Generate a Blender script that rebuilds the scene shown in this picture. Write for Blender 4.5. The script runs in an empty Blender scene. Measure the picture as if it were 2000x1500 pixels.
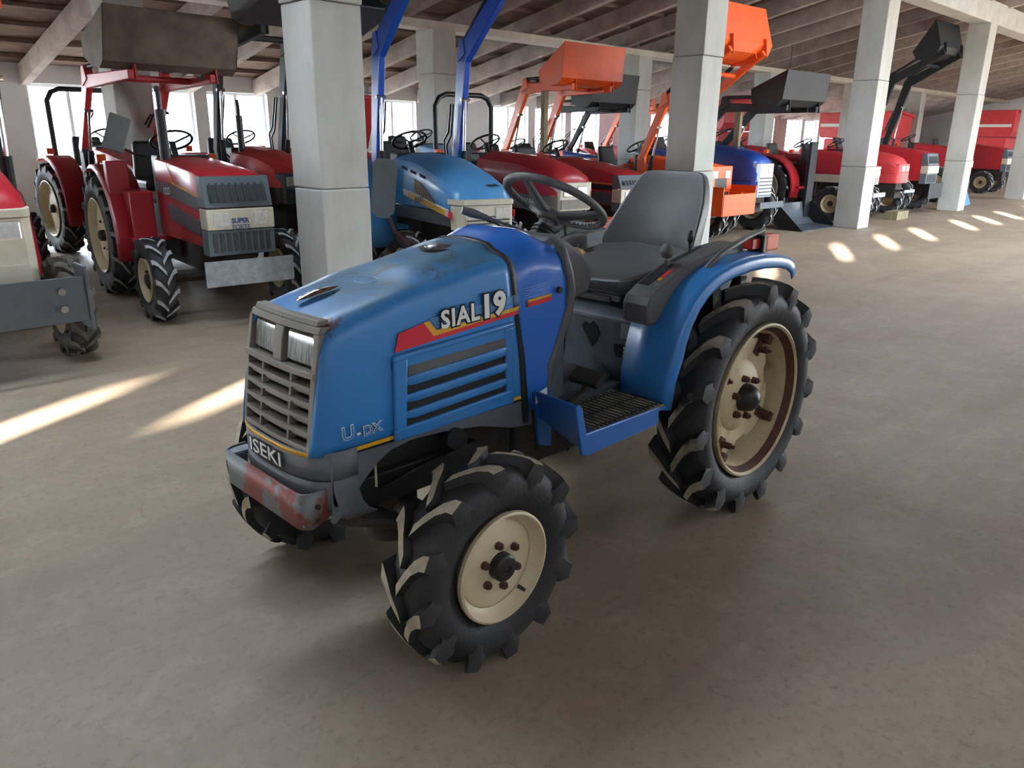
import bpy, bmesh, math, random
from mathutils import Vector, Matrix
random.seed(7)
sc = bpy.context.scene
COL = sc.collection
PI = math.pi

# ------------------------------------------------------------------ camera
cam_d = bpy.data.cameras.new('camera')
cam = bpy.data.objects.new('camera', cam_d); COL.objects.link(cam)
cam_d.sensor_width = 36.0; cam_d.lens = 1500.0/2000.0*36.0
cam_d.clip_start = 0.05; cam_d.clip_end = 300
R = Matrix(((0.71356238, 0.20812236, -0.66896473),
            (-0.70051696, 0.22589961, -0.67693822),
            (0.01023289, 0.95165879, 0.30698671)))
cam.matrix_world = Matrix.Translation((0, 0, 1.49)) @ R.to_4x4()
sc.camera = cam

# ------------------------------------------------------------------ world, sun, exposure
w = bpy.data.worlds.new('sky'); sc.world = w; w.use_nodes = True
bg = w.node_tree.nodes['Background']
bg.inputs['Color'].default_value = (0.84, 0.92, 1.0, 1)
bg.inputs['Strength'].default_value = 9.0
sun_d = bpy.data.lights.new('sun', 'SUN'); sun_d.energy = 42; sun_d.angle = math.radians(0.6)
sun_d.color = (1.0, 0.93, 0.82)
sun = bpy.data.objects.new('sun', sun_d); COL.objects.link(sun)
SUN_K = 1.2/0.65                    # dX per dY of the sun rays
SUN_EL = math.radians(10.9)
sd = Vector((SUN_K, 1, 0)).normalized()*math.cos(SUN_EL) + Vector((0, 0, -math.sin(SUN_EL)))
sun.rotation_euler = sd.to_track_quat('-Z', 'Y').to_euler()
vs = sc.view_settings
vs.view_transform = 'Standard'; vs.look = 'None'; vs.gamma = 1; vs.use_curve_mapping = False
vs.exposure = 2.2
sc.display_settings.display_device = 'sRGB'
sc.cycles.use_denoising = True
sc.cycles.max_bounces = 8; sc.cycles.diffuse_bounces = 5; sc.cycles.glossy_bounces = 3
sc.cycles.transparent_max_bounces = 10; sc.cycles.transmission_bounces = 4
sc.cycles.caustics_reflective = False; sc.cycles.caustics_refractive = False
sc.cycles.sample_clamp_indirect = 6.0

def portal(loc, rot, sx, sy):
    d = bpy.data.lights.new('window_daylight', 'AREA'); d.shape = 'RECTANGLE'; d.size = sx; d.size_y = sy
    d.cycles.is_portal = True
    o = bpy.data.objects.new('window_daylight', d); COL.objects.link(o); o.location = loc; o.rotation_euler = rot
portal((18, 15.62, 1.66), (math.radians(-90), 0, 0), 37.4, 1.25)
portal((20.5, -3.12, 1.35), (math.radians(90), 0, 0), 29, 2.7)  # portal over the added unseen openings in the yard-side wall

portal((-15.1, 7.5, 1.4), (0, math.radians(-90), 0), 2.8, 5)  # portal over the added unseen opening in the left wall

# ------------------------------------------------------------------ materials
def mat(name, col, rough=0.5, metal=0.0, col2=None, scale=4.0, lo=0.35, hi=0.65, bump=0.0, bscale=60.0,
        emit=0.0, coat=0.0, spec=0.5, detail=6.0, sy=None, distort=0.0):
    m = bpy.data.materials.new(name); m.use_nodes = True
    nt = m.node_tree; b = nt.nodes['Principled BSDF']
    b.inputs['Roughness'].default_value = rough; b.inputs['Metallic'].default_value = metal
    b.inputs['Coat Weight'].default_value = coat; b.inputs['Coat Roughness'].default_value = 0.15
    b.inputs['Specular IOR Level'].default_value = spec
    b.inputs['Base Color'].default_value = (*col, 1)
    tc = nt.nodes.new('ShaderNodeTexCoord')
    src = tc.outputs['Object']
    if sy:
        mp = nt.nodes.new('ShaderNodeMapping'); mp.inputs['Scale'].default_value = sy
        nt.links.new(src, mp.inputs['Vector']); src = mp.outputs['Vector']
    if col2 is not None:
        n = nt.nodes.new('ShaderNodeTexNoise'); n.inputs['Scale'].default_value = scale
        n.inputs['Detail'].default_value = detail; n.inputs['Roughness'].default_value = 0.62
        n.inputs['Distortion'].default_value = distort
        nt.links.new(src, n.inputs['Vector'])
        r = nt.nodes.new('ShaderNodeMapRange'); r.inputs['From Min'].default_value = lo; r.inputs['From Max'].default_value = hi
        nt.links.new(n.outputs['Fac'], r.inputs['Value'])
        mx = nt.nodes.new('ShaderNodeMix'); mx.data_type = 'RGBA'
        mx.inputs['A'].default_value = (*col, 1); mx.inputs['B'].default_value = (*col2, 1)
        nt.links.new(r.outputs['Result'], mx.inputs['Factor']); nt.links.new(mx.outputs['Result'], b.inputs['Base Color'])
    if bump > 0:
        n2 = nt.nodes.new('ShaderNodeTexNoise'); n2.inputs['Scale'].default_value = bscale; n2.inputs['Detail'].default_value = 5
        nt.links.new(src, n2.inputs['Vector'])
        bp = nt.nodes.new('ShaderNodeBump'); bp.inputs['Strength'].default_value = bump; bp.inputs['Distance'].default_value = 0.01
        nt.links.new(n2.outputs['Fac'], bp.inputs['Height']); nt.links.new(bp.outputs['Normal'], b.inputs['Normal'])
    if emit > 0:
        b.inputs['Emission Color'].default_value = (*col, 1); b.inputs['Emission Strength'].default_value = emit
    return m

def S(r, g, b):      # sRGB 0-255 -> linear
    f = lambda c: (c/255)/12.92 if c/255 <= 0.04045 else ((c/255+0.055)/1.055)**2.4
    return (f(r), f(g), f(b))

M = {}
M['blue'] = mat('faded_blue_paint', S(42, 121, 192), 0.34, col2=S(54, 124, 186), scale=3, lo=.3, hi=.7, coat=.25)
M['cowlblue'] = mat('bright_blue_paint', S(30, 102, 196), 0.26, col2=S(36, 104, 190), scale=3, coat=.4)
M['stepblue'] = mat('step_blue_paint', S(34, 98, 172), 0.4, col2=S(42, 92, 150), scale=9, lo=.45, hi=.8)
M['rusty'] = mat('rust', S(92, 52, 40), 0.8, col2=S(60, 38, 32), scale=30)
M['graybump'] = mat('grey_grille_plastic', S(128, 121, 110), 0.55, col2=S(112, 105, 95), scale=7, bump=.1)
M['skirt'] = mat('grey_skirt_plastic', S(104, 108, 116), 0.5, col2=S(92, 94, 100), scale=5)
M['dkplastic'] = mat('dark_grey_plastic', S(80, 80, 81), 0.5, col2=S(92, 91, 90), scale=8, bump=.1, bscale=200)
M['seat'] = mat('grey_vinyl', S(80, 82, 84), 0.42, col2=S(90, 92, 94), scale=5, bump=.12, bscale=260)
M['rubber'] = mat('tyre_rubber', S(28, 29, 31), 0.62, col2=S(44, 44, 46), scale=9, bump=.2, bscale=90)
M['dustyrubber'] = mat('dusty_tyre_rubber', S(96, 92, 84), 0.85, col2=S(60, 58, 54), scale=9, bump=.2)
M['bgrubber'] = mat('worn_tyre_rubber', S(44, 46, 50), 0.7, col2=S(62, 62, 64), scale=7, bump=.2)
M['cream'] = mat('cream_wheel_paint', S(206, 192, 160), 0.5, col2=S(190, 172, 138), scale=8, lo=.45, hi=.8)
M['creamrust'] = mat('cream_rusty_wheel_paint', S(200, 184, 148), 0.55, col2=S(140, 96, 62), scale=7, lo=.5, hi=.78)
M['lugtip'] = mat('chalked_lug_tip', S(176, 164, 142), 0.85, col2=S(140, 130, 112), scale=25, lo=.4, hi=.7)
M['lugtipbg'] = mat('chalked_lug_tip_far', S(178, 180, 180), 0.85, col2=S(140, 142, 142), scale=25, lo=.4, hi=.7)
M['black'] = mat('black_metal', S(22, 23, 25), 0.45, col2=S(32, 32, 34), scale=12)
M['grime'] = mat('grimy_iron', S(34, 34, 36), 0.7, col2=S(58, 50, 44), scale=14, bump=.3)
M['void'] = mat('dark_opening', S(12, 13, 16), 0.8)
M['chrome'] = mat('chrome', (.8, .8, .82), 0.12, 1.0)
M['steel'] = mat('steel', S(150, 152, 156), 0.35, 0.9, col2=S(120, 120, 124), scale=20)
M['galv'] = mat('galvanised_plate', S(128, 136, 142), 0.45, 0.4, col2=S(158, 164, 168), scale=22, lo=.35, hi=.7)
M['yellow'] = mat('yellow_stripe', S(214, 160, 40), 0.4)
M['red'] = mat('red_decal', S(206, 40, 56), 0.4)
M['white'] = mat('white_print', S(222, 222, 216), 0.45)
M['ltblue'] = mat('pale_blue_line', S(140, 186, 232), 0.4)
M['blackprint'] = mat('black_print', S(14, 15, 20), 0.4)
M['orangelens'] = mat('orange_lens', S(226, 84, 20), 0.4, spec=.3)
M['redlens'] = mat('red_lens', S(176, 40, 34), 0.45, spec=.3)
M['glass'] = mat('lamp_glass', S(84, 84, 80), 0.15, 0.1, col2=S(150, 150, 142), scale=60, lo=.4, hi=.6, sy=(1, 3.0, .25))
M['brass'] = mat('brass', S(190, 160, 110), 0.4, 0.7)
M['rustbumper'] = mat('bumper_flaking_paint', S(118, 124, 126), 0.5, 0.2, col2=S(128, 62, 54), scale=4.6, lo=.5, hi=.54, detail=4)
M['floorplate'] = mat('bulkhead_paint', S(84, 92, 102), 0.5, col2=S(66, 72, 80), scale=12)
M['mirrorback'] = mat('grey_mirror_shell', S(108, 116, 116), 0.6, col2=S(98, 104, 102), scale=9)
M['wood'] = mat('prop_wood', S(150, 140, 112), 0.8, col2=S(112, 100, 78), scale=4, sy=(6, 6, 1))
M['roofwood'] = mat('roof_boarding', S(138, 114, 100), 0.9, col2=S(104, 86, 78), scale=3, sy=(1, 5, 1))
M['bulbglass'] = mat('bulb_glass', S(226, 224, 214), 0.2)
# hood paint with rubbed patches and rust at the edges
def hoodmat():
    m = mat('hood_blue_worn', S(42, 121, 192), 0.42, col2=S(52, 124, 186), scale=2.5, coat=.08)
    nt = m.node_tree; b = nt.nodes['Principled BSDF']
    base = b.inputs['Base Color'].links[0].from_socket
    tc = nt.nodes.new('ShaderNodeTexCoord'); sep = nt.nodes.new('ShaderNodeSeparateXYZ')
    nt.links.new(tc.outputs['Object'], sep.inputs[0])
    # only up-facing paint collects the scuffs: distance from the bonnet centre line
    ay = nt.nodes.new('ShaderNodeMath'); ay.operation = 'ABSOLUTE'; nt.links.new(sep.outputs['Y'], ay.inputs[0])
    lim = nt.nodes.new('ShaderNodeMapRange'); lim.inputs['From Min'].default_value = .205; lim.inputs['From Max'].default_value = .185
    nt.links.new(ay.outputs[0], lim.inputs['Value'])
    hz = nt.nodes.new('ShaderNodeMapRange'); hz.inputs['From Min'].default_value = .985; hz.inputs['From Max'].default_value = 1.0
    nt.links.new(sep.outputs['Z'], hz.inputs['Value'])
    top = nt.nodes.new('ShaderNodeMath'); top.operation = 'MULTIPLY'
    nt.links.new(lim.outputs[0], top.inputs[0]); nt.links.new(hz.outputs[0], top.inputs[1])
    def layer(base, scale, lo, hi, col, amt, xr=None, dist=0.0):
        n = nt.nodes.new('ShaderNodeTexNoise'); n.inputs['Scale'].default_value = scale; n.inputs['Detail'].default_value = 9
        n.inputs['Roughness'].default_value = .7; n.inputs['Distortion'].default_value = dist
        nt.links.new(tc.outputs['Object'], n.inputs['Vector'])
        r = nt.nodes.new('ShaderNodeMapRange'); r.inputs['From Min'].default_value = lo; r.inputs['From Max'].default_value = hi
        nt.links.new(n.outputs['Fac'], r.inputs['Value'])
        mu = nt.nodes.new('ShaderNodeMath'); mu.operation = 'MULTIPLY'
        nt.links.new(r.outputs[0], mu.inputs[0]); nt.links.new(top.outputs[0], mu.inputs[1])
        last = mu.outputs[0]
        if xr:
            xx = nt.nodes.new('ShaderNodeMapRange'); xx.inputs['From Min'].default_value = xr[0]; xx.inputs['From Max'].default_value = xr[1]
            nt.links.new(sep.outputs['X'], xx.inputs['Value'])
            m3 = nt.nodes.new('ShaderNodeMath'); m3.operation = 'MULTIPLY'
            nt.links.new(last, m3.inputs[0]); nt.links.new(xx.outputs[0], m3.inputs[1]); last = m3.outputs[0]
        m2 = nt.nodes.new('ShaderNodeMath'); m2.operation = 'MULTIPLY'; m2.inputs[1].default_value = amt
        nt.links.new(last, m2.inputs[0])
        mx = nt.nodes.new('ShaderNodeMix'); mx.data_type = 'RGBA'; mx.inputs['B'].default_value = (*col, 1)
        nt.links.new(base, mx.inputs['A']); nt.links.new(m2.outputs[0], mx.inputs['Factor'])
        return mx.outputs['Result']
    c = layer(base, 4, .28, .52, S(60, 98, 116), .85, (-1.0, -.8))
    c = layer(c, 13, .52, .62, S(70, 70, 66), .85, (-.95, -.62), .6)
    # rust bitten into the front corner of the bonnet lip
    dn = nt.nodes.new('ShaderNodeVectorMath'); dn.operation = 'DISTANCE'; dn.inputs[1].default_value = (-.975, -.165, 1.0)
    mp = nt.nodes.new('ShaderNodeMapping'); mp.inputs['Scale'].default_value = (.55, 1, 1); mp.inputs['Location'].default_value = (-.44, 0, 0)
    nt.links.new(tc.outputs['Object'], mp.inputs['Vector']); nt.links.new(mp.outputs['Vector'], dn.inputs[0])
    fr = nt.nodes.new('ShaderNodeMapRange'); fr.inputs['From Min'].default_value = .075; fr.inputs['From Max'].default_value = .0
    fr.inputs['To Min'].default_value = -.35; fr.inputs['To Max'].default_value = .55; fr.clamp = False
    nt.links.new(dn.outputs['Value'], fr.inputs['Value'])
    nn = nt.nodes.new('ShaderNodeTexNoise'); nn.inputs['Scale'].default_value = 42; nn.inputs['Detail'].default_value = 8; nt.links.new(tc.outputs['Object'], nn.inputs['Vector'])
    ad = nt.nodes.new('ShaderNodeMath'); ad.operation = 'ADD'; nt.links.new(fr.outputs[0], ad.inputs[0]); nt.links.new(nn.outputs['Fac'], ad.inputs[1])
    th = nt.nodes.new('ShaderNodeMapRange'); th.inputs['From Min'].default_value = .60; th.inputs['From Max'].default_value = .72; nt.links.new(ad.outputs[0], th.inputs['Value'])
    mx = nt.nodes.new('ShaderNodeMix'); mx.data_type = 'RGBA'; mx.inputs['B'].default_value = (*S(84, 48, 40), 1)
    nt.links.new(c, mx.inputs['A']); nt.links.new(th.outputs[0], mx.inputs['Factor'])
    nt.links.new(mx.outputs['Result'], b.inputs['Base Color'])
    return m
M['hood'] = hoodmat()
def floormat():
    m = bpy.data.materials.new('dusty_concrete_floor'); m.use_nodes = True
    nt = m.node_tree; b = nt.nodes['Principled BSDF']
    tc = nt.nodes.new('ShaderNodeTexCoord')
    def noise(sc_, det=6, dist=0.0, vec=None, rough=.6):
        n = nt.nodes.new('ShaderNodeTexNoise'); n.inputs['Scale'].default_value = sc_; n.inputs['Detail'].default_value = det
        n.inputs['Distortion'].default_value = dist; n.inputs['Roughness'].default_value = rough
        nt.links.new(vec or tc.outputs['Object'], n.inputs['Vector']); return n.outputs['Fac']
    def rng(s, lo, hi):
        r = nt.nodes.new('ShaderNodeMapRange'); r.inputs['From Min'].default_value = lo; r.inputs['From Max'].default_value = hi
        nt.links.new(s, r.inputs['Value']); return r.outputs[0]
    def mix(a, bcol, f):
        mx = nt.nodes.new('ShaderNodeMix'); mx.data_type = 'RGBA'
        if isinstance(a, tuple): mx.inputs['A'].default_value = (*a, 1)
        else: nt.links.new(a, mx.inputs['A'])
        mx.inputs['B'].default_value = (*bcol, 1); nt.links.new(f, mx.inputs['Factor']); return mx.outputs['Result']
    c = mix(S(154, 138, 119), S(138, 122, 103), rng(noise(.55, 4), .35, .68))
    c = mix(c, S(168, 152, 132), rng(noise(4.5, 9, .5, rough=.75), .48, .80))
    c = mix(c, S(128, 114, 98), rng(noise(30, 6, .2, rough=.7), .52, .72))
    mp = nt.nodes.new('ShaderNodeMapping'); mp.inputs['Scale'].default_value = (.25, 2.2, 1); nt.links.new(tc.outputs['Object'], mp.inputs['Vector'])
    c = mix(c, S(124, 111, 96), rng(noise(1.3, 8, .4, mp.outputs['Vector']), .50, .85))
    # small dark crumbs and stains
    c = mix(c, S(70, 62, 55), rng(noise(38, 3), .74, .78))
    nt.links.new(c, b.inputs['Base Color'])
    rr = rng(noise(1.6, 5), .2, .8)
    r2 = nt.nodes.new('ShaderNodeMapRange'); r2.inputs['To Min'].default_value = .42; r2.inputs['To Max'].default_value = .66
    nt.links.new(rr, r2.inputs['Value']); nt.links.new(r2.outputs[0], b.inputs['Roughness'])
    bp = nt.nodes.new('ShaderNodeBump'); bp.inputs['Strength'].default_value = .25; bp.inputs['Distance'].default_value = .006
    nt.links.new(noise(26, 8), bp.inputs['Height']); nt.links.new(bp.outputs['Normal'], b.inputs['Normal'])
    return m
M['floor'] = floormat()
M['concrete'] = mat('cast_concrete', S(188, 190, 186), 0.8, col2=S(168, 168, 162), scale=2.2, lo=.35, hi=.68, bump=.35, bscale=22, sy=(1, 1, .45))
M['limewash'] = mat('limewashed_concrete', S(198, 200, 198), 0.8, col2=S(178, 180, 178), scale=3.5, lo=.35, hi=.68, bump=.3, bscale=30)
M['beamconc'] = mat('grey_beam_concrete', S(206, 200, 188), 0.85, col2=S(182, 175, 164), scale=2.5, bump=.35, bscale=18)
M['rafterconc'] = mat('brown_grey_rafter_concrete', S(186, 174, 166), 0.85, col2=S(156, 144, 138), scale=3, bump=.3, bscale=20)
M['plaster'] = mat('pale_plaster', S(226, 226, 228), 0.85, col2=S(210, 210, 214), scale=1.2, bump=.15, bscale=20)
M['frame'] = mat('white_window_frame', S(226, 228, 230), 0.5)
def panemat():
    m = bpy.data.materials.new('window_glass'); m.use_nodes = True; nt = m.node_tree
    b = nt.nodes['Principled BSDF']; nt.nodes.remove(b)
    out = nt.nodes['Material Output']
    t = nt.nodes.new('ShaderNodeBsdfTransparent'); t.inputs[0].default_value = (.95, .97, .98, 1)
    g = nt.nodes.new('ShaderNodeBsdfGlossy'); g.inputs['Roughness'].default_value = .05
    mx = nt.nodes.new('ShaderNodeMixShader'); mx.inputs[0].default_value = .06
    nt.links.new(t.outputs[0], mx.inputs[1]); nt.links.new(g.outputs[0], mx.inputs[2]); nt.links.new(mx.outputs[0], out.inputs[0])
    return m
M['pane'] = panemat()

# ------------------------------------------------------------------ mesh helpers
class MB:
    def __init__(s): s.v = []; s.f = []; s.m = []
    def add(s, verts, faces, mi=0):
        o = len(s.v); s.v += [tuple(p) for p in verts]
        for f in faces: s.f.append(tuple(i+o for i in f)); s.m.append(mi)
        return s
    def box(s, x0, x1, y0, y1, z0, z1, mi=0, T=None):
        P = [(x, y, z) for x in (x0, x1) for y in (y0, y1) for z in (z0, z1)]
        if T: P = [T @ Vector(p) for p in P]
        return s.add(P, [(0, 1, 3, 2), (4, 6, 7, 5), (0, 4, 5, 1), (2, 3, 7, 6), (0, 2, 6, 4), (1, 5, 7, 3)], mi)
    def hexa(s, B, T_, mi=0):        # bottom quad and top quad
        return s.add(list(B)+list(T_), [(3, 2, 1, 0), (4, 5, 6, 7), (0, 1, 5, 4), (1, 2, 6, 5), (2, 3, 7, 6), (3, 0, 4, 7)], mi)
    def cyl(s, p0, p1, r0, r1=None, n=12, mi=0, cap=True):
        p0 = Vector(p0); p1 = Vector(p1); r1 = r0 if r1 is None else r1
        d = (p1-p0).normalized(); a = d.orthogonal().normalized(); b = d.cross(a)
        V = []
        for p, r in ((p0, r0), (p1, r1)):
            for i in range(n):
                t = 2*PI*i/n; V.append(p+a*math.cos(t)*r+b*math.sin(t)*r)
        F = [(i, (i+1) % n, (i+1) % n+n, i+n) for i in range(n)]
        if cap: F += [tuple(range(n))[::-1], tuple(range(n, 2*n))]
        return s.add(V, F, mi)
    def tube(s, path, r, n=8, mi=0, closed=False, flat=1.0):
        P = [Vector(p) for p in path]; k = len(P); V = []; prev = None
        rs = r if isinstance(r, (list, tuple)) else [r]*k
        for i, p in enumerate(P):
            if closed: d = P[(i+1) % k]-P[i-1]
            else: d = P[min(i+1, k-1)]-P[max(i-1, 0)]
            d.normalize()
            a = d.orthogonal().normalized() if prev is None else (prev-d*prev.dot(d)).normalized()
            prev = a; b = d.cross(a)
            for j in range(n):
                t = 2*PI*j/n; V.append(p+a*math.cos(t)*rs[i]+b*math.sin(t)*rs[i]*flat)
        F = []
        for i in range(k if closed else k-1):
            i2 = (i+1) % k
            for j in range(n):
                j2 = (j+1) % n; F.append((i*n+j, i*n+j2, i2*n+j2, i2*n+j))
        if not closed: F += [tuple(range(n))[::-1], tuple((k-1)*n+j for j in range(n))]
        return s.add(V, F, mi)
    def prism(s, pts, d, mi=0):      # planar polygon extruded by d
        d = Vector(d); n = len(pts); P = [Vector(p) for p in pts]
        V = P+[p+d for p in P]
        F = [tuple(range(n))[::-1], tuple(range(n, 2*n))]+[(i, (i+1) % n, (i+1) % n+n, i+n) for i in range(n)]
        return s.add(V, F, mi)
    def prismY(s, xz, y0, y1, mi=0): return s.prism([(x, y0, z) for x, z in xz], (0, y1-y0, 0), mi)
    def prismX(s, yz, x0, x1, mi=0): return s.prism([(x0, y, z) for y, z in yz], (x1-x0, 0, 0), mi)
    def prismZ(s, xy, z0, z1, mi=0): return s.prism([(x, y, z0) for x, y in xy], (0, 0, z1-z0), mi)
    def loft(s, rings, mi=0, closed_ring=True, cap=True):
        n = len(rings[0]); V = [p for r in rings for p in r]; F = []
        for i in range(len(rings)-1):
            for j in range(n if closed_ring else n-1):
                j2 = (j+1) % n; F.append((i*n+j, i*n+j2, (i+1)*n+j2, (i+1)*n+j))
        if cap and closed_ring: F += [tuple(range(n))[::-1], tuple((len(rings)-1)*n+j for j in range(n))]
        return s.add(V, F, mi)
    def lathe(s, prof, c, axis='y', n=48, mi=0, mis=None, closed=False):   # prof: (offset along axis, radius)
        V = []
        for a, r in prof:
            for i in range(n):
                t = 2*PI*i/n
                if axis == 'y': V.append((c[0]-math.cos(t)*r, c[1]+a, c[2]+math.sin(t)*r))
                elif axis == 'z': V.append((c[0]+math.cos(t)*r, c[1]+math.sin(t)*r, c[2]+a))
                else: V.append((c[0]+a, c[1]+math.cos(t)*r, c[2]+math.sin(t)*r))
        k = len(prof)
        for q in range(k if closed else k-1):
            q2 = (q+1) % k
            F = [(q*n+i, q*n+(i+1) % n, q2*n+(i+1) % n, q2*n+i) for i in range(n)]
            o = len(s.v)
            for f in F:
                s.f.append(tuple(i+o for i in f)); s.m.append(mis[q] if mis else mi)
        s.v += V
        return s
    def mesh(s, name, mats, smooth=30):
        me = bpy.data.meshes.new(name)
        me.from_pydata([tuple(v) for v in s.v], [], s.f)
        for mt in mats: me.materials.append(M[mt] if isinstance(mt, str) else mt)
        me.polygons.foreach_set('material_index', s.m)
        bm = bmesh.new(); bm.from_mesh(me); bmesh.ops.remove_doubles(bm, verts=bm.verts, dist=1e-5)
        bmesh.ops.recalc_face_normals(bm, faces=bm.faces); bm.to_mesh(me); bm.free()
        if smooth:
            me.polygons.foreach_set('use_smooth', [True]*len(me.polygons))
            me.set_sharp_from_angle(angle=math.radians(smooth))
        me.update(); return me
    def obj(s, name, mats, parent=None, smooth=30, bevel=0, loc=None, rz=0, sub=0, solid=0):
        if not isinstance(mats, list): mats = [mats]
        o = bpy.data.objects.new(name, s.mesh(name, mats, smooth)); COL.objects.link(o)
        if parent: o.parent = parent
        if loc: o.location = loc
        if rz: o.rotation_euler = (0, 0, rz)
        if solid:
            q = o.modifiers.new('t', 'SOLIDIFY'); q.thickness = solid; q.offset = 0
        if bevel:
            q = o.modifiers.new('b', 'BEVEL'); q.width = bevel; q.segments = 2; q.limit_method = 'ANGLE'; q.angle_limit = math.radians(40)
        if sub:
            q = o.modifiers.new('s', 'SUBSURF'); q.levels = sub; q.render_levels = sub
        return o

def empty(name, loc=(0, 0, 0), rz=0):
    o = bpy.data.objects.new(name, None); COL.objects.link(o); o.location = loc; o.rotation_euler = (0, 0, rz); o.empty_display_size = .2; return o
def tag(o, label, cat, group=None):
    o['label'] = label; o['category'] = cat
    if group: o['group'] = group
    return o
def struct(o, label=None):
    o['kind'] = 'structure'
    if label: o['label'] = label
    return o
def inst(me, name, parent=None, loc=(0, 0, 0), rot=(0, 0, 0), scale=(1, 1, 1)):
    o = bpy.data.objects.new(name, me); COL.objects.link(o); o.parent = parent
    o.location = loc; o.rotation_euler = rot; o.scale = scale; return o
def text_mesh(body, size, off=0.0, ext=.0006, space=1.0, shear=0.0, xs=1.0):
    cu = bpy.data.curves.new('lettering', 'FONT'); cu.body = body; cu.size = size; cu.offset = off; cu.extrude = ext
    cu.space_character = space; cu.shear = shear; cu.resolution_u = 3
    o = bpy.data.objects.new('lettering', cu); COL.objects.link(o)
    dg = bpy.context.evaluated_depsgraph_get()
    me = bpy.data.meshes.new_from_object(o.evaluated_get(dg)); bpy.data.objects.remove(o)
    for v in me.vertices: v.co.x *= xs
    return me
def lettering(body, size, loc, rot, parent, m, off=0.0, space=1.0, shear=0.0, xs=1.0, name='lettering', ext=.0006):
    me = text_mesh(body, size, off, ext, space, shear, xs); me.materials.clear(); me.materials.append(M[m])
    return inst(me, name, parent, loc, rot)

# ------------------------------------------------------------------ the hall
ROW1, ROW2, WALLB, WALLF, XL, XR = 5.5, 10.6, 15.5, -3.0, -15.0, 41.0
COLX = [-7.4, 3.3, 8.6, 13.9, 19.3, 24.7, 30.1, 35.4]
def roofz(y): return 3.62 + .2*(10.2-y)
b = MB(); b.box(XL-3, XR+3, WALLF-3, WALLB+3, -.3, 0); struct(b.obj('floor', 'floor', smooth=0))
# columns: three cast lifts of slightly different offset
ccount = 0
def column(x, y, ztop, k, m='concrete', hidden=False):
    root = empty('column', (x, y, 0)); struct(root)
    root['label'] = 'square cast concrete column, %s in the %s row' % (['out of sight', 'first', 'second', 'third', 'fourth', 'fifth', 'sixth', 'last'][k], 'front' if y < 8 else 'back')
    zz = [0, 1.05+.02*((k*7) % 3), 2.44, ztop]
    for i in range(3):
        dx = random.uniform(-.008, .008); dy = random.uniform(-.008, .008); g = random.uniform(-.006, .006)
        b = MB(); b.box(dx-g, .46+dx+g, dy-g, .44+dy+g, zz[i]+(.004 if i else 0), zz[i+1])
        b.obj('concrete_lift', m, root, smooth=0, bevel=.012)
    return root
for k, x in enumerate(COLX):
    column(x, ROW1, roofz(ROW1)-.72, k)
for k, x in enumerate([-2.0, 3.48, 8.4, 13.8, 19.3, 24.7, 30.1, 35.4]):
    column(x, ROW2-.25, 3.1, k)
b = MB(); b.box(XL, XR, ROW2-.22, ROW2+.17, 3.1, roofz(ROW2)-.32); struct(b.obj('trim_1', 'beamconc', bevel=.01, smooth=0), 'long grey concrete beam on the back row of columns')
b = MB(); b.box(XL, XR, ROW1+.02, ROW1+.42, roofz(ROW1)-.72, roofz(ROW1)-.3); struct(b.obj('trim_2', 'limewash', bevel=.02, smooth=0), 'long pale concrete beam on the front row of columns')
# roof: boarding plus battens plus every rafter
ce = empty('ceiling'); struct(ce)
b = MB(); ya, yb = WALLF-.3, WALLB+.6
RL = [(-2.2, 2.8, 4.75, 5.5), (9.6, 13.0, 3.2, 4.1), (16.0, 20.0, 1.6, 2.7), (23.0, 27.0, 1.6, 2.7), (30.0, 34.0, 1.6, 2.7)]   # unseen translucent roof openings, added to brighten the floor
def rslab(b, x0, x1, y0, y1, e=0, th=.1):
    b.hexa([(x0, y0, roofz(y0)+e), (x1, y0, roofz(y0)+e), (x1, y1, roofz(y1)+e), (x0, y1, roofz(y1)+e)], [(x0, y0, roofz(y0)+e+th), (x1, y0, roofz(y0)+e+th), (x1, y1, roofz(y1)+e+th), (x0, y1, roofz(y1)+e+th)])
ys_ = sorted({ya, yb}|{q for r in RL for q in r[2:]})
for y0, y1 in zip(ys_, ys_[1:]):
    q = XL
    for r in sorted(RL):
        if r[2] <= y0 and r[3] >= y1: rslab(b, q, r[0], y0, y1); q = r[1]
    rslab(b, q, XR, y0, y1)
b.obj('roof_boarding', 'roofwood', ce, smooth=0)
tm = bpy.data.materials.new('translucent_roof_sheet'); tm.use_nodes = True; nt = tm.node_tree; nt.nodes.remove(nt.nodes['Principled BSDF'])
tl = nt.nodes.new('ShaderNodeBsdfTranslucent'); tl.inputs[0].default_value = (.58, .62, .66, 1); nt.links.new(tl.outputs[0], nt.nodes['Material Output'].inputs[0]); M['rooflight'] = tm
for x0, x1, y0, y1 in RL:
    b = MB(); b.add([(x0, y0, roofz(y0)+.04), (x1, y0, roofz(y0)+.04), (x1, y1, roofz(y1)+.04), (x0, y1, roofz(y1)+.04)], [(0, 1, 2, 3)]); b.obj('rooflight_sheet', 'rooflight', ce, smooth=0)
yy = 5.6
while yy < WALLB:
    b = MB(); b.box(XL, XR, yy, yy+.07, roofz(yy)-.07, roofz(yy)-.01); b.obj('batten', 'roofwood', ce, smooth=0); yy += .78
xr = -14.2; k = 0
b = MB(); b.hexa([(0, ya, roofz(ya)-.34), (.13, ya, roofz(ya)-.34), (.13, WALLB-.02, roofz(WALLB)-.34), (0, WALLB-.02, roofz(WALLB)-.34)],
                 [(-.02, ya, roofz(ya)-.06), (.15, ya, roofz(ya)-.06), (.15, WALLB-.02, roofz(WALLB)-.06), (-.02, WALLB-.02, roofz(WALLB)-.06)])
rme = b.mesh('rafter', ['rafterconc'], 0)
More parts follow.
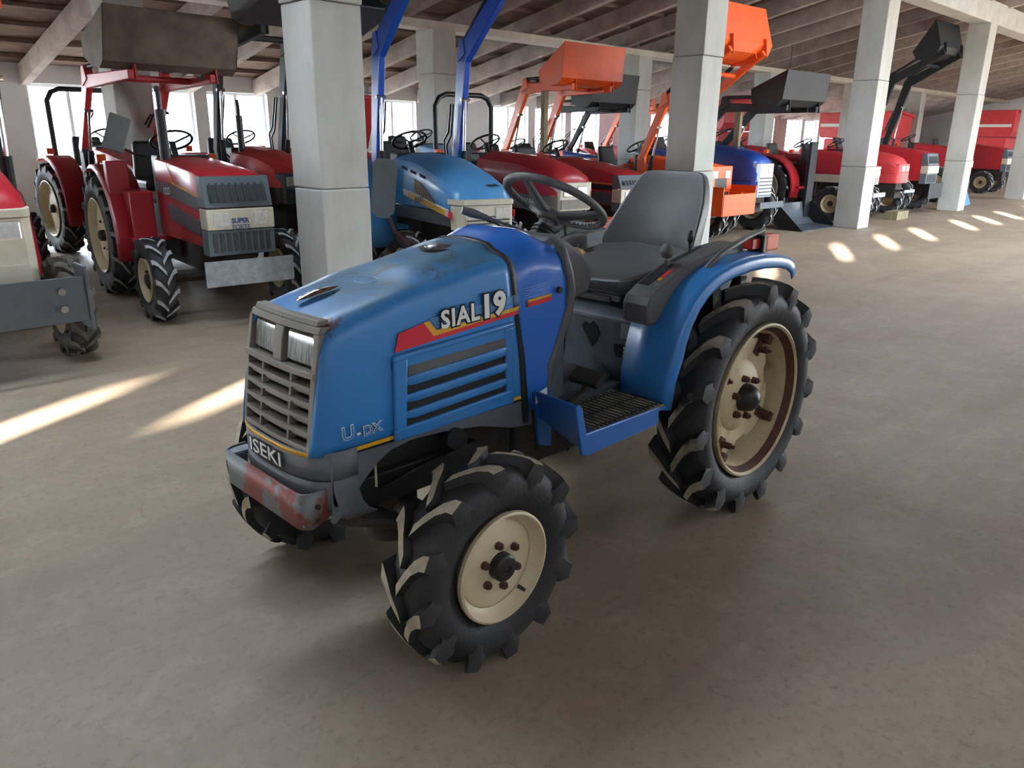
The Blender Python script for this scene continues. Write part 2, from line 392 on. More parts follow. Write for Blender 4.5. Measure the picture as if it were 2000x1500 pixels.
while xr < XR:
    inst(rme, 'rafter', ce, (xr, 0, 0)); xr += 1.38
# walls
WZ0, WZ1 = 1.04, 2.26
def winlist():
    L = []
    for s in (-12.25, -6.9, -1.55, 3.83, 9.18, 14.53, 19.9, 25.3, 30.7):
        L += [(s, s+1.3), (s+1.58, s+2.82), (s+3.08, s+4.34)]
    return L
wins = [q for q in winlist() if q[0] > XL+.2 and q[1] < XR-.2]
def windowed_wall(name, y0, y1, ztop, wins, slots=()):
    b = MB()
    if slots:
        b.box(XL, 5.0, y0, y1, 0, 2.7); q = 5.0
        for d0 in (12.0, 26.0):          # unseen openings added along the yard side to let more light in
            b.box(q, d0, y0, y1, 0, 2.7); q = d0+4.6
        b.box(q, XR, y0, y1, 0, 2.7)
    else: b.box(XL, -5.2, y0, y1, 0, WZ0); b.box(-.8, XR, y0, y1, 0, WZ0)      # unseen gap between, added for light, then walled up solid
    xs = [XL]+[q for w_ in wins for q in w_]+[XR]
    for i in range(0, len(xs), 2):
        if not slots and (xs[i+1] < -5.2 or xs[i] > -.8): b.box(xs[i], xs[i+1], y0, y1, WZ0, WZ1)
    if not slots: b.box(-.8, -.3, y0, y1, WZ0, 3.2)
    if slots:
        z0, z1 = slots[0][2:]
        b.box(XL, XR, y0, y1, 2.7, z0); xs = [XL]+[q for s_ in slots for q in s_[:2]]+[XR]
        for i in range(0, len(xs), 2): b.box(xs[i], xs[i+1], y0, y1, z0, z1)
        b.box(XL, XR, y0, y1, z1, ztop)
    else: b.box(XL, -5.2, y0, y1, WZ1, ztop); b.box(-.3, XR, y0, y1, WZ1, ztop); b.box(-5.2, -.3, y0, y1, 0, ztop)
    return struct(b.obj(name, 'plaster', smooth=0))
windowed_wall('wall_back', WALLB, WALLB+.3, roofz(WALLB)+.2, [q for q in wins if q[0] > -.4 or q[1] < -5.3])
dist = lambda yp: (yp-WALLF)
slots = []
te = math.tan(SUN_EL)*math.sqrt(1+SUN_K**2)
for xn in (-.15, 1.42, 7.93, 10.04, 11.67, 13.23, 15.4, 16.84, 18.38, 20.7, 22.3, 23.9):
    x0 = xn-dist(4.15)*SUN_K
    slots.append((x0, x0+.40, dist(4.13)*te, dist(4.86)*te))
slots = [s_ for s_ in slots if s_[0] > XL+.1]
slots_left = True
windowed_wall('wall_front', WALLF-.04, WALLF, roofz(WALLF)+.2, [q for q in wins if q[0] > 5.0], slots)
# window frames, mullions and panes
fcache = {}
def win(n, x0, x1, y, s):
    wd = round(x1-x0, 2)
    root = empty('window_%d' % n, (x0, y, WZ0)); struct(root)
    key = wd
    if key not in fcache:
        h = WZ1-WZ0; t = .05
        b = MB(); b.box(0, wd, 0, .06, 0, t); b.box(0, wd, 0, .06, h-t, h); b.box(0, t, 0, .06, t, h-t); b.box(wd-t, wd, 0, .06, t, h-t)
        b.box(wd/2-.03, wd/2+.03, .005, .055, t, h-t)
        f = b.mesh('window_frame', ['frame'], 0)
        b = MB(); b.box(t, wd/2-.03, .028, .032, t, h-t); p1 = b.mesh('window_pane', ['pane'], 0)
        b = MB(); b.box(wd/2+.03, wd-t, .028, .032, t, h-t); p2 = b.mesh('window_pane', ['pane'], 0)
        b = MB(); b.box(-.04, wd+.04, -.06, .0, -.05, -.01); si = b.mesh('window_sill', ['frame'], 0)
        fcache[key] = (f, p1, p2, si)
    f, p1, p2, si = fcache[key]
    o = inst(f, 'window_frame', root, (0, s*.12, 0)); inst(p1, 'window_pane', o); inst(p2, 'window_pane', o)
    if s > 0: inst(si, 'window_sill', root)
n = 1
for q in wins:
    if q[0] < 2: continue
    win(n, q[0], q[1], WALLB, 1); n += 1
# end walls: the near one with an unseen opening added for light, the far one plain
b = MB(); b.box(XL-.3, XL, WALLF-.04, 5.0, 0, 7); b.box(XL-.3, XL, 10, WALLB+.3, 0, 7); b.box(XL-.3, XL, 5.0, 10, 2.8, 7); struct(b.obj('wall_left', 'plaster', smooth=0))   # added light opening, out of view
b = MB(); b.box(XR, XR+.3, WALLF-.04, WALLB+.3, 0, 7); struct(b.obj('wall_right', 'plaster', smooth=0))
# outside: yard plus an unseen block added to keep sun out of the left opening
b = MB(); b.box(-60, 90, WALLB+1.2, 80, -.5, -.2); b.box(-60, 90, -60, WALLF-1.2, -.5, -.2); b.box(-60, XL-1.2, WALLF-1.2, WALLB+1.2, -.5, -.2)
b.box(-26, -22, -1.5, 16, -.2, 5.6)
yard = b.obj('yard', mat('yard_gravel', S(170, 168, 160), .9, col2=S(140, 136, 128), scale=3), smooth=0); struct(yard, 'pale gravel yard outside the windows')

# hanging bulbs
def bulb(x, y, zt, zb, label):
    r = empty('light_bulb', (x, y, zb)); tag(r, label, 'light bulb')
    MB().cyl((0, 0, .1), (0, 0, zt-zb), .006, n=6).obj('cord', 'black', r)
    MB().cyl((0, 0, .05), (0, 0, .11), .022, .016, n=10).obj('socket', 'black', r)
    MB().lathe([(-.09, .002), (-.085, .02), (-.06, .036), (-.03, .037), (0, .024), (.05, .016)], (0, 0, 0), 'z', 14).obj('bulb', 'bulbglass', r)

bulb(12.06, 11.5, roofz(11.5)-.05, 3.08, 'bare bulb hanging left of the tipped orange bucket')
bulb(17.66, 9.0, roofz(9)-.05, 2.82, 'bare bulb hanging above the matt black bucket')
bulb(31.0, 8.9, roofz(8.9)-.05, 4.9, 'bare bulb hanging high by the third front column from the right')
bulb(22.66, 9.0, roofz(9)-.05, 2.73, 'bare bulb hanging behind the tall black loader arms')

# ------------------------------------------------------------------ wheels
def tyre_mesh(name, R, rim, W, nl, m_rub, m_tip, lugh=.028, skew=.24, lw=.034, dirn=1, lug_m=None):
    """agricultural tyre on the y axis, lug tips on the tread; the lug rises with the front face (x negative)."""
    b = MB(); h = W/2; Rc = R-lugh
    prof = [(-h*.62, rim*.97), (-h*.80, rim+.012), (-h*.98, rim+(Rc-rim)*.42), (-h*1.0, rim+(Rc-rim)*.62), (-h*.92, Rc-.022), (-h*.74, Rc-.006), (-h*.4, Rc+.002), (0, Rc+.004)]
    prof = prof+[(-a, r) for a, r in prof[::-1][1:]]
    b.lathe(prof, (0, 0, 0), 'y', 56, 0)
    P = lambda th, y, r: (-math.cos(th)*r, y, math.sin(th)*r)
    for side in (-1, 1):
        for k in range(nl):
            th0 = 2*PI*(k+(.5 if side > 0 else 0))/nl
            secs = []
            K = [(-.04, 0, 1.0), (.25, .34, 1.0), (.55, .66, .995), (.82, .90, .985), (1.0, 1.0, .965)]
            for t, _, rr in K:
                th = th0+dirn*skew*math.sin(min(max(t, 0), 1)*PI/2)
                y = side*(h*1.03*t); w_ = lw*(1.0+.25*t)/R
                top = R*rr
                secs.append([P(th-w_*.9, y, Rc-.02), P(th-w_*.5, y, top), P(th+w_*.5, y, top), P(th+w_*.9, y, Rc-.02)])
            # down the sidewall
            th = th0+dirn*skew; w_ = lw*1.25/R
            yo = side*h*1.06
            secs.append([P(th-w_*1.1, side*h*.8, Rc-.06), P(th-w_*.55, yo, Rc-.02), P(th+w_*.55, yo, Rc-.02), P(th+w_*1.1, side*h*.8, Rc-.06)])
            secs.append([P(th-w_*.7, side*h*.8, rim+(Rc-rim)*.5), P(th-w_*.3, side*h*1.0, rim+(Rc-rim)*.52), P(th+w_*.3, side*h*1.0, rim+(Rc-rim)*.52), P(th+w_*.7, side*h*.8, rim+(Rc-rim)*.5)])
            o = len(b.v)
            for s_ in secs: b.v += s_
            for i in range(len(secs)-1):
                for j in range(3):
                    b.f.append((o+i*4+j, o+i*4+j+1, o+i*4+4+j+1, o+i*4+4+j)); b.m.append(1 if (j == 1 and i < 4) else 0)
            b.f.append((o, o+1, o+2, o+3)); b.m.append(0)
            e = o+(len(secs)-1)*4; b.f.append((e, e+1, e+2, e+3)); b.m.append(0)
    return b.mesh(name, [m_rub, m_tip], 35)

def hexnut(b, p, ax, r, h, mi=0):
    p = Vector(p); ax = Vector(ax); b.cyl(p, p+ax*h, r, r*.92, 6, mi); b.cyl(p+ax*h, p+ax*(h*1.35), r*.5, r*.45, 8, mi)

# ------------------------------------------------------------------ the blue tractor in front
T = empty('tractor', (2.0, 1.94, 0))
tag(T, 'compact blue tractor with grey seat and cream wheels, alone in the foreground', 'tractor')
fr_me = tyre_mesh('tyre', .325, .168, .165, 12, 'rubber', 'lugtip', .030, .34, .036)
rr_me = tyre_mesh('tyre', .487, .315, .215, 15, 'rubber', 'rubber', .042, .30, .042)
# chalk only a few of the rear lugs
rr_me.materials[1] = M['lugrear'] = mat('faintly_chalked_lug', S(34, 35, 37), .7, col2=S(158, 148, 130), scale=2.2, lo=.42, hi=.5)

def front_wheel(cx, cy, s):       # s = -1 near side, 1 far side ; outer face towards s
    ty = inst(fr_me, 'front_wheel', T, (cx, cy, .311), (0, .09, 0))
    b = MB(); o = s*.083
    b.lathe([(-o*.9, .150), (-o, .168), (-o*.86, .171), (-o*.7, .160), (-o*.5, .148), (o*.5, .148), (o*.62, .158), (o*.86, .171), (o, .170), (o*1.04, .163), (o*.92, .156), (o*.72, .150), (o*.62, .140),
             (o*.56, .136)], (0, 0, 0), 'y', 48)
    b.lathe([(o*.50, .140), (o*.56, .134), (o*.66, .122), (o*.70, .100), (o*.70, .045), (o*.70, .001)], (0, 0, 0), 'y', 48)
    rim = b.obj('rim', 'cream', ty, 35)
    b = MB(); b.lathe([(o*.6, .043), (o*1.02, .041), (o*1.10, .034), (o*1.12, .014), (o*1.06, .012), (o*1.06, .001)], (0, 0, 0), 'y', 24); b.obj('hub_cap', 'black', ty, 35)
    nb = MB(); hexnut(nb, (0, 0, 0), (0, s, 0), .0125, .016); nme = nb.mesh('nut', ['rusty'], 30)
    for k in range(6):
        a = 2*PI*k/6+.3; inst(nme, 'nut', ty, (-math.cos(a)*.068, o*.70, math.sin(a)*.068))
    MB().cyl((.085, o*.70, -.095), (.093, o*.98, -.103), .006, .005, 8).obj('valve', 'grime', ty)
    return ty
front_wheel(-.65, -.473, -1); front_wheel(-.65, .473, 1)

def rear_wheel(cy, s):
    ty = inst(rr_me, 'rear_wheel', T, (.775, cy, .482))
    o = s*.1
    b = MB()
    b.lathe([(-o*.9, .296), (-o, .316), (-o*.88, .320), (-o*.7, .302), (-o*.45, .292), (o*.35, .292), (o*.6, .302), (o*.84, .318), (o, .318), (o*1.04, .311), (o*.96, .302), (o*.74, .292), (o*.66, .284), (o*.2, .276), (-o*.4, .272)], (0, 0, 0), 'y', 64, mis=[0]*10+[1, 1, 0, 0, 0])
    rim = b.obj('rim', ['creamrust', 'rusty'], ty, 35)
    # pressed disc with four scalloped corners, set deep in the rim
    b = MB(); N = 96; rings = []
    def rad(t):
        q = math.cos(4*(t-.55)); return .236+.014*q+(.0 if q > -.75 else -.02)
    for yo, f in ((o*.06, 0), (o*.10, .98), (o*.10, .0)): pass
    lay = [(o*.02, 1.0, 0), (o*.07, 1.0, 0), (o*.07, .86, 0), (o*.07, .150, 1), (o*.16, .140, 1), (o*.30, .118, 1), (o*.30, .05, 1), (o*.30, .001, 1)]
    V = []
    for yy_, q, absf in lay:
        for i in range(N):
            t = 2*PI*i/N; r = q if absf else rad(t)*q
            V.append((-math.cos(t)*r, yy_, math.sin(t)*r))
    F = [(q*N+i, q*N+(i+1) % N, (q+1)*N+(i+1) % N, (q+1)*N+i) for q in range(len(lay)-1) for i in range(N)]
    b.add(V, F); b.obj('wheel_disc', 'creamrust', ty, 35)
    for k in range(4):               # rusty clamps and their bolts
        a = .55+k*PI/2; ca, sa = math.cos(a), math.sin(a)
        Tm = Matrix(((-ca, 0, -sa*1.0, 0), (0, 1, 0, 0), (sa, 0, -ca, 0), (0, 0, 0, 1)))
        b = MB()
        b.box(.185, .275, min(o*.07, o*.15), max(o*.07, o*.15), -.022, .022, 0, Tm)
        b.box(.245, .278, min(o*.0, o*.5), max(o*.0, o*.5), -.02, .02, 0, Tm)
        p = Tm @ Vector((.212, o*.12, 0)); hexnut(b, p, (0, s, 0), .016, .045)
        b.obj('clamp', 'rusty', ty, 30, bevel=.002)
    nb = MB(); hexnut(nb, (0, 0, 0), (0, s, 0), .0155, .022); nme = nb.mesh('nut', ['rusty'], 30)
    for k in range(6):
        a = 2*PI*k/6+.28; inst(nme, 'nut', ty, (-math.cos(a)*.086, o*.30, math.sin(a)*.086))
    b = MB(); b.lathe([(o*.2, .06), (o*.5, .058), (o*.75, .048), (o*.92, .028), (o*.98, .001)], (0, 0, 0), 'y', 28); b.obj('hub_cap', 'black', ty, 50)
    b = MB(); b.lathe([(-o*1.9, .05), (-o*.1, .055), (o*.1, .055)], (0, 0, 0), 'y', 16); b.obj('axle_stub', 'grime', ty)
    return ty
rear_wheel(-.455, -1); rear_wheel(.455, 1)

# hood ---------------------------------------------------------------
def lerp(a, b_, t): return a+(b_-a)*t
def interp(x, L):
    if x <= L[0][0]: return L[0][1]
    for (x0, y0), (x1, y1) in zip(L, L[1:]):
        if x <= x1: return lerp(y0, y1, (x-x0)/(x1-x0))
    return L[-1][1]
ZC = [(-1.045, .968), (-1.03, .985), (-1.0, .997), (-.95, 1.010), (-.86, 1.030), (-.72, 1.062), (-.52, 1.087), (-.33, 1.110), (-.2, 1.122)]
ZT = [(-1.045, 1.008), (-1.03, 1.018), (-1.0, 1.030), (-.95, 1.042), (-.86, 1.058), (-.70, 1.084), (-.62, 1.100), (-.42, 1.132), (-.33, 1.146), (-.2, 1.160)]
YW = [(-1.045, .192), (-1.038, .208), (-1.022, .219), (-.98, .226), (-.8, .228), (-.33, .230), (-.2, .232)]
def hump(x): return interp(x, [(-.70, 0), (-.62, .012), (-.3, .016), (-.2, .016)])
def hood_ring(x, grow=0.0, dz=0.0, bottom=.655):
    zc, zt, yw = interp(x, ZC)+dz, interp(x, ZT)+dz, interp(x, YW)+grow
    hp = hump(x)
    half = [(yw-.004, bottom), (yw, bottom+.03), (yw+.003, .80), (yw-.001, .93), (yw-.008, zc-.035), (yw-.016, zc-.008), (yw-.032, zc+.008),
            (.165, lerp(zc, zt, .42)+.004), (.138, lerp(zc, zt, .60)+.004+hp*.1), (.115, lerp(zc, zt, .74)+hp), (.06, zt-.003+hp), (0, zt+hp)]
    tilt = interp(x, [(-1.045, .065), (-.95, .055), (-.6, 0), (-.33, -.04), (-.2, -.05)])
    tx = lambda z: x+tilt*((z-.655)/.36)
    R_ = [(tx(z), y, z) for y, z in half]; L_ = [(px, -y, z) for px, y, z in R_[::-1][1:]]
    return R_+L_
xs_ = [-1.045, -1.040, -1.030, -1.015, -.99, -.95, -.9, -.84, -.78, -.72, -.67, -.63, -.58, -.5, -.42, -.35, -.29, -.262]
b = MB(); b.loft([hood_ring(x) for x in xs_], closed_ring=False)
hood = b.obj('hood', 'hood', T, 50)
q = hood.modifiers.new('t', 'SOLIDIFY'); q.thickness = .006; q.offset = -1
b = MB(); b.loft([hood_ring(-.264, -.003, -.003, .56), hood_ring(-.240, -.003, -.003, .56)], closed_ring=False)
b.obj('rubber_seal', 'black', T, 50, solid=.012)
# cowl
def cowl_ring(xb, u):
    """u 0 front .. 1 rear"""
    zt = interp(u, [(0, 1.163), (.12, 1.172), (.35, 1.198), (.6, 1.200), (1, 1.160)]); zc = interp(u, [(0, 1.112), (.15, 1.118), (.5, 1.142), (1, 1.120)])
    yw = .234+.012*u
    half = [(yw-.006, .60), (yw, .70), (yw+.002, .82), (yw+.001, .94), (yw-.008, zc-.08), (yw-.024, zc-.02), (yw-.055, zc+.014), (.135, lerp(zc, zt, .72)), (.115, zt-.012), (.085, zt-.002), (.05, zt), (0, zt)]
    xf = lambda z: -.245-.05*((z-.655)/.36)
    xr_ = lambda z: interp(z, [(.6, -.150), (.75, -.154), (.852, -.106), (.936, -.070), (1.005, -.061), (1.06, -.068), (1.12, -.075), (1.2, -.055)])
    R_ = [(lerp(xf(z), xr_(z), u), y, z) for y, z in half]
    return R_+[(px, -y, z) for px, y, z in R_[::-1][1:]]
b = MB(); b.loft([cowl_ring(0, u) for u in (0, .06, .12, .22, .35, .5, .65, .8, .92, 1.0)], closed_ring=False)
cw = b.obj('cowl', 'cowlblue', T, 55); q = cw.modifiers.new('t', 'SOLIDIFY'); q.thickness = .006; q.offset = -1
# grey trim along the cowl's rear edge
for s in (-1, 1):
    pth = [(-.065, s*.175, 1.165), (-.064, s*.215, 1.13), (-.058, s*.236, 1.06), (-.052, s*.243, 1.0), (-.062, s*.244, .935), (-.098, s*.243, .85), (-.146, s*.240, .75), (-.15, s*.238, .63)]
    MB().tube(pth, [.010, .015, .018, .02, .02, .02, .018, .012], 8, flat=.7).obj('cowl_edge_trim', 'dkplastic', T)
MB().cyl((-.112, -.245, 1.005), (-.112, -.255, 1.005), .011, n=14).obj('cowl_bolt', 'black', T)
# skirt: grey lower panels with their yellow line
for s in (-1, 1):
    pts = [(-1.0, .655), (-.215, .655), (-.206, .545), (-.300, .556), (-.45, .60), (-.60, .622), (-.725, .628), (-.80, .616), (-.85, .588), (-.89, .555), (-.93, .51), (-.96, .50), (-1.0, .50)]
    b = MB(); b.prismY(pts, s*.214, s*.226); b.obj('side_skirt', 'skirt', T, 30, bevel=.003)
def plan_front(z, bulge=0.0, x0=-1.036):
    """front outline in plan, near to far"""
    half = [(x0-.018-bulge, 0), (x0-.016-bulge, .08), (x0-.008-bulge, .14), (x0+.006-bulge, .185), (x0+.03, .212), (x0+.06, .224), (x0+.12, .226)]
    return [(x, -y, z) for x, y in half[::-1]]+[(x, y, z) for x, y in half[1:]]
def nose(name, m, zs, smooth=40, th=.008, x0=-1.036):
    b = MB(); b.loft([plan_front(z, bu, x0+dx) for z, bu, dx in zs], closed_ring=False); o = b.obj(name, m, T, smooth)
    q = o.modifiers.new('t', 'SOLIDIFY'); q.thickness = th; q.offset = 1; return o
nose('nose_panel', 'skirt', [(.664, 0, 0), (.62, 0, 0), (.585, .0, 0)])
nose('bumper_cover', 'skirt', [(.58, .0, 0), (.54, .004, 0), (.50, .0, .01), (.47, -.01, .03), (.45, -.02, .06)])
for s in (-1, 1):
    b = MB(); b.prismY([(-1.0, .58), (-.905, .58), (-.93, .53), (-.955, .49), (-.975, .462), (-.99, .45), (-1.0, .45)], s*.205, s*.226); b.obj('bumper_cover_cheek', 'skirt', T, 30, bevel=.004)
yl = nose('yellow_pinstripe', 'yellow', [(.664, .0095, 0), (.651, .0095, 0)], th=.0006, x0=-1.036)
for s in (-1, 1):
    b = MB(); b.prismY([(-.93, .650), (-.93, .662), (-.22, .664), (-.22, .652)], s*.2275, s*.2285); b.obj('yellow_pinstripe', 'yellow', T, 0)
    b = MB(); b.prismY([(-.96, .643), (-.96, .649), (-.22, .651), (-.22, .645)], s*.2275, s*.2283); b.obj('dark_gap_line', 'blackprint', T, 0)

# grille ---------------------------------------------------------------
gr = empty('grille', (0, 0, 0)); gr.parent = T
def gx(y, z):      # grille face: bowed in plan, leaning back with height
    return -1.050+.30*y*y+ .052*((z-.665)/.36)+(.0 if z < .97 else (z-.97)*.35)
def gpatch(y0, y1, z0, z1, d0, d1, ny=6, nz=3):
    """a curved slab piece between depths d0 (front) and d1 (rear)"""
    b = MB(); V = []; F = []
    for d in (d0, d1):
        for i in range(ny+1):
            for j in range(nz+1):
                y = lerp(y0, y1, i/ny); z = lerp(z0, z1, j/nz); V.append((gx(y, z)+d, y, z))
    n1 = (ny+1)*(nz+1); idx = lambda l, i, j: l*n1+i*(nz+1)+j
    for i in range(ny):
        for j in range(nz):
            F.append((idx(0, i, j), idx(0, i+1, j), idx(0, i+1, j+1), idx(0, i, j+1))); F.append((idx(1, i, j), idx(1, i, j+1), idx(1, i+1, j+1), idx(1, i+1, j)))
    for i in range(ny):
        F.append((idx(0, i, 0), idx(1, i, 0), idx(1, i+1, 0), idx(0, i+1, 0))); F.append((idx(0, i, nz), idx(0, i+1, nz), idx(1, i+1, nz), idx(1, i, nz)))
    for j in range(nz):
        F.append((idx(0, 0, j), idx(0, 0, j+1), idx(1, 0, j+1), idx(1, 0, j))); F.append((idx(0, ny, j), idx(1, ny, j), idx(1, ny, j+1), idx(0, ny, j+1)))
    b.add(V, F); return b
def gjoin(L):
    b = MB()
    for q in L: b.add(q.v, q.f)
    return b
G0, G1 = -.195, .195
gjoin([gpatch(G0+.006, G1-.006, .985, 1.004, 0, .03, 10), gpatch(G0+.022, G1-.022, 1.004, 1.020, 0, .03, 10), gpatch(G0, G0+.022, .665, .985, 0, .03, 2), gpatch(G1-.022, G1, .665, .985, 0, .03, 2),
       gpatch(G0, G1, .868, .886, -.006, .03, 10), gpatch(G0, G1, .662, .676, 0, .03, 10), gpatch(-.024, .024, .886, .985, .004, .03, 3)]).obj('grille_frame', 'graybump', gr, 30, bevel=.003)
gjoin([gpatch(G0+.02, -.022, .884, .99, .034, .05), gpatch(.022, G1-.02, .884, .99, .034, .05)]).obj('headlight_recess', 'graybump', gr)
gpatch(G0+.01, G1-.01, .66, .88, .035, .05, 8).obj('radiator_screen', 'void', gr)
for k in range(4):
    z = .714+k*.041
    gjoin([gpatch(G0+.02, G1-.02, z-.006, z+.006, .0, .03, 10, 1), gpatch(G0+.02, G1-.02, z-.020, z-.006, .014, .026, 10, 1)]).obj('grille_slat', 'graybump', gr, 30)
for y in (-.075, .085): gpatch(y-.005, y+.005, .67, .87, .006, .03, 1, 6).obj('grille_rib', 'graybump', gr, 30)
for s in (-1, 1):
    y0, y1 = (s*.034, s*.166); y0, y1 = min(y0, y1), max(y0, y1)
    gpatch(y0, y1, .893, .978, .014, .034, 5, 4).obj('headlight', 'glass', gr, 40, bevel=.006)

# vents on the hood side (near and far) ------------------------------
def rrect(x0, x1, z0, z1, r=.012, k=4):
    P = []
    for cx, cz, a0 in ((x1-r, z1-r, 0), (x0+r, z1-r, 90), (x0+r, z0+r, 180), (x1-r, z0+r, 270)):
        for i in range(k+1):
            a = math.radians(a0+90*i/k); P.append((cx+math.cos(a)*r, cz+math.sin(a)*r))
    return P
for s in (-1, 1):
    vp = empty('vent_panel'); vp.parent = T
    Y = lambda d: s*(.231+d)
    sh = lambda x, z: (x, z+(x+.55)*.045)
    # raised surround: four bars framing the louvre field
    def slab(pts, d0, d1, m, name, bev=.004):
        b = MB(); b.prismY([sh(*p) for p in pts], Y(d0), Y(d1)); return b.obj(name, m, vp, 30, bevel=bev)
    slab([(-.765, .68), (-.33, .67), (-.33, .89), (-.765, .89)], -.012, .0045, 'void', 'vent_backing', 0)
    slab([(-.79, .893), (-.315, .900), (-.315, .917), (-.785, .912)], -.004, .014, 'blue', 'vent_surround', .006)
    slab([(-.79, .668), (-.748, .668), (-.735, .896), (-.786, .896)], -.004, .010, 'blue', 'vent_surround', .006)
    slab([(-.345, .655), (-.312, .655), (-.315, .902), (-.352, .902)], -.004, .010, 'blue', 'vent_surround', .006)
    slab([(-.79, .655), (-.312, .640), (-.312, .690), (-.79, .692)], -.004, .012, 'blue', 'vent_surround', .006)
    slab([(-.74, .868), (-.345, .868), (-.345, .902), (-.74, .898)], -.004, .006, 'blue', 'vent_surround', .003)
    for z, h in ((.8265, .033), (.775, .030), (.7245, .029)):
        b = MB(); K = 10; rings = []
        for i in range(K+1):
            x = lerp(-.762, -.322, i/K); e = min(i, K-i); f = 0 if e == 0 else 1
            _, zz_ = sh(x, z); hh = h/2*(1 if f else .6)
            rings.append([(x, Y(-.006), zz_-hh), (x, Y(.010*f+.001), zz_-hh*.9), (x, Y(.017*f+.001), zz_), (x, Y(.012*f+.001), zz_+hh*.9), (x, Y(-.006), zz_+hh)])
        b.loft(rings); b.obj('louvre', 'blue', vp, 50)
    # fine mesh behind the top slot
    slab([(-.735, .838), (-.35, .838), (-.35, .872), (-.735, .870)], -.003, .0058, 'dkplastic', 'vent_mesh', 0)
    # decals
    for nm, m, pts in (('red_decal', 'red', [(-.776, .909), (-.761, .962), (-.671, .979), (-.636, .934), (-.276, .962), (-.274, .949), (-.32, .946)]),
                       ('yellow_decal', 'yellow', [(-.671, .979), (-.652, .982), (-.624, .950), (-.279, .973), (-.276, .961), (-.636, .934)])):
        b = MB(); b.prismY([(x, z-.001) for x, z in pts], s*.2318, s*.2326); b.obj(nm, m, T, 0)
    for k in range(6):
        z = .956+k*.0055; x0 = -.626-k*.0042
        b = MB(); b.prismY([(x0, z), (x0, z+.0014), (-.285, z+.0265), (-.285, z+.025)], s*.2300, s*.2322); b.obj('pinstripe', 'ltblue', T, 0)
    for k in range(5):
        z = .994+k*.008
        b = MB(); b.prismY([(-.268, z), (-.268, z+.0016), (-.150, z+.0096), (-.150, z+.008)], s*.2355, s*.2395); b.obj('pinstripe', 'ltblue', T, 0)
    for nm, m, zz_ in (('yellow_decal', 'yellow', (.980, .988)), ('red_decal', 'red', (.964, .980))):
        b = MB(); b.prismY([(-.252, zz_[0]), (-.252, zz_[1]), (-.140, zz_[1]+.008), (-.140, zz_[0]+.008)], s*.236, s*.2405); b.obj(nm, m, T, 0)
b = MB(); b.prismZ(rrect(-.12, .12, -.04, .04), 0, 0)
rot = (PI/2, -.045, 0)
def side_text(body, size, x, z, m_in, off_in, m_out=None, off_out=0, **k):
    if m_out: lettering(body, size, (x, -.2330, z), rot, T, m_out, off_out, **k)
    lettering(body, size, (x, -.2350, z), rot, T, m_in, off_in, **k)
side_text('SIAL', .074, -.608, .951, 'white', .0022, 'blackprint', .0074, space=1.12, xs=1.0)
side_text('19', .098, -.452, .958, 'white', .0045, 'blackprint', .0098, space=1.06, xs=1.06)
side_text('U', .056, -.962, .692, 'blue', -.0002, 'white', .0022, xs=1.05)
side_text('-', .05, -.915, .690, 'white', .0012, xs=.8)
side_text('DX', .040, -.893, .690, 'blue', -.0004, 'white', .0018, xs=1.08)
for dy, m, of, dx in ((0, 'blackprint', .0048, 0), (0, 'white', .0004, -.0016)):
    lettering('ISEKI', .060, (-1.0675+dx, .108, .600), (PI/2, 0, -PI/2), T, m, of, xs=1.52, space=1.0)

# hood furniture
b = MB(); b.lathe([(.0, .048), (.004, .047), (.010, .04), (.012, .001)], (-.42, 0, 1.148), 'z', 28); b.obj('filler_cap', 'steel', T, 50)
b = MB(); b.lathe([(-.006, .066), (.0005, .066), (.0005, .046)], (-.42, 0, 1.1485), 'z', 28); b.obj('filler_well', 'black', T)
b = MB(); V = []
for i in range(9):
    t = i/8; x = lerp(-.94, -.80, t); wv = .020*math.sin(PI*min(1, t*.9+.08))**.6; z = interp(x, ZT)+.001
    hgt = .012*math.sin(PI*(t*.96+.02))
    V.append([(x, -wv, z), (x, -wv*.8, z+hgt*.7), (x, 0, z+hgt), (x, wv*.8, z+hgt*.7), (x, wv, z)])
b.loft(V); b.obj('chrome_emblem', 'chrome', T, 60)
b = MB()
b.tube([(-.725+.028*math.cos(a*PI/12), .0+.05*math.sin(a*PI/12)-.03, interp(-.725+.028*math.cos(a*PI/12), ZT)+.002) for a in range(24)], .0012, 5, closed=True); b.obj('oval_badge', 'ltblue', T)

# chassis, engine, front axle
b = MB(); b.box(-1.0, -.2, -.12, .12, .40, .62); b.box(-.95, -.62, -.15, .15, .60, .98); b.box(-.62, -.2, -.13, .13, .60, 1.0); b.obj('engine', 'grime', T, 0, bevel=.015)
b = MB(); b.box(-.2, .9, -.14, .14, .34, .58); b.cyl((-.1, 0, .46), (.95, 0, .46), .16, n=16); b.obj('transmission', 'grime', T, 30, bevel=.01)
b = MB(); b.box(-1.04, -.4, -.16, -.12, .42, .52); b.box(-1.04, -.4, .12, .16, .42, .52); b.obj('frame_rail', 'black', T, 0, bevel=.004)
b = MB(); b.cyl((-.65, -.40, .33), (-.65, .40, .33), .045, n=12); b.cyl((-.65, -.40, .27), (-.65, -.38, .47), .05, .035, 12); b.cyl((-.65, .40, .27), (-.65, .38, .47), .05, .035, 12)
b.cyl((-.65, 0, .22), (-.65, 0, .42), .09, n=14); b.obj('front_axle', 'grime', T, 35)
MB().cyl((-.78, -.40, .40), (-.86, .30, .42), .016, n=8).cyl((-.78, -.40, .385), (-.78, -.40, .43), .022, n=8).obj('tie_rod', 'grime', T)
MB().cyl((-.98, -.06, .41), (-.74, -.33, .40), .028, .022, 10).obj('steering_cylinder', 'grime', T)
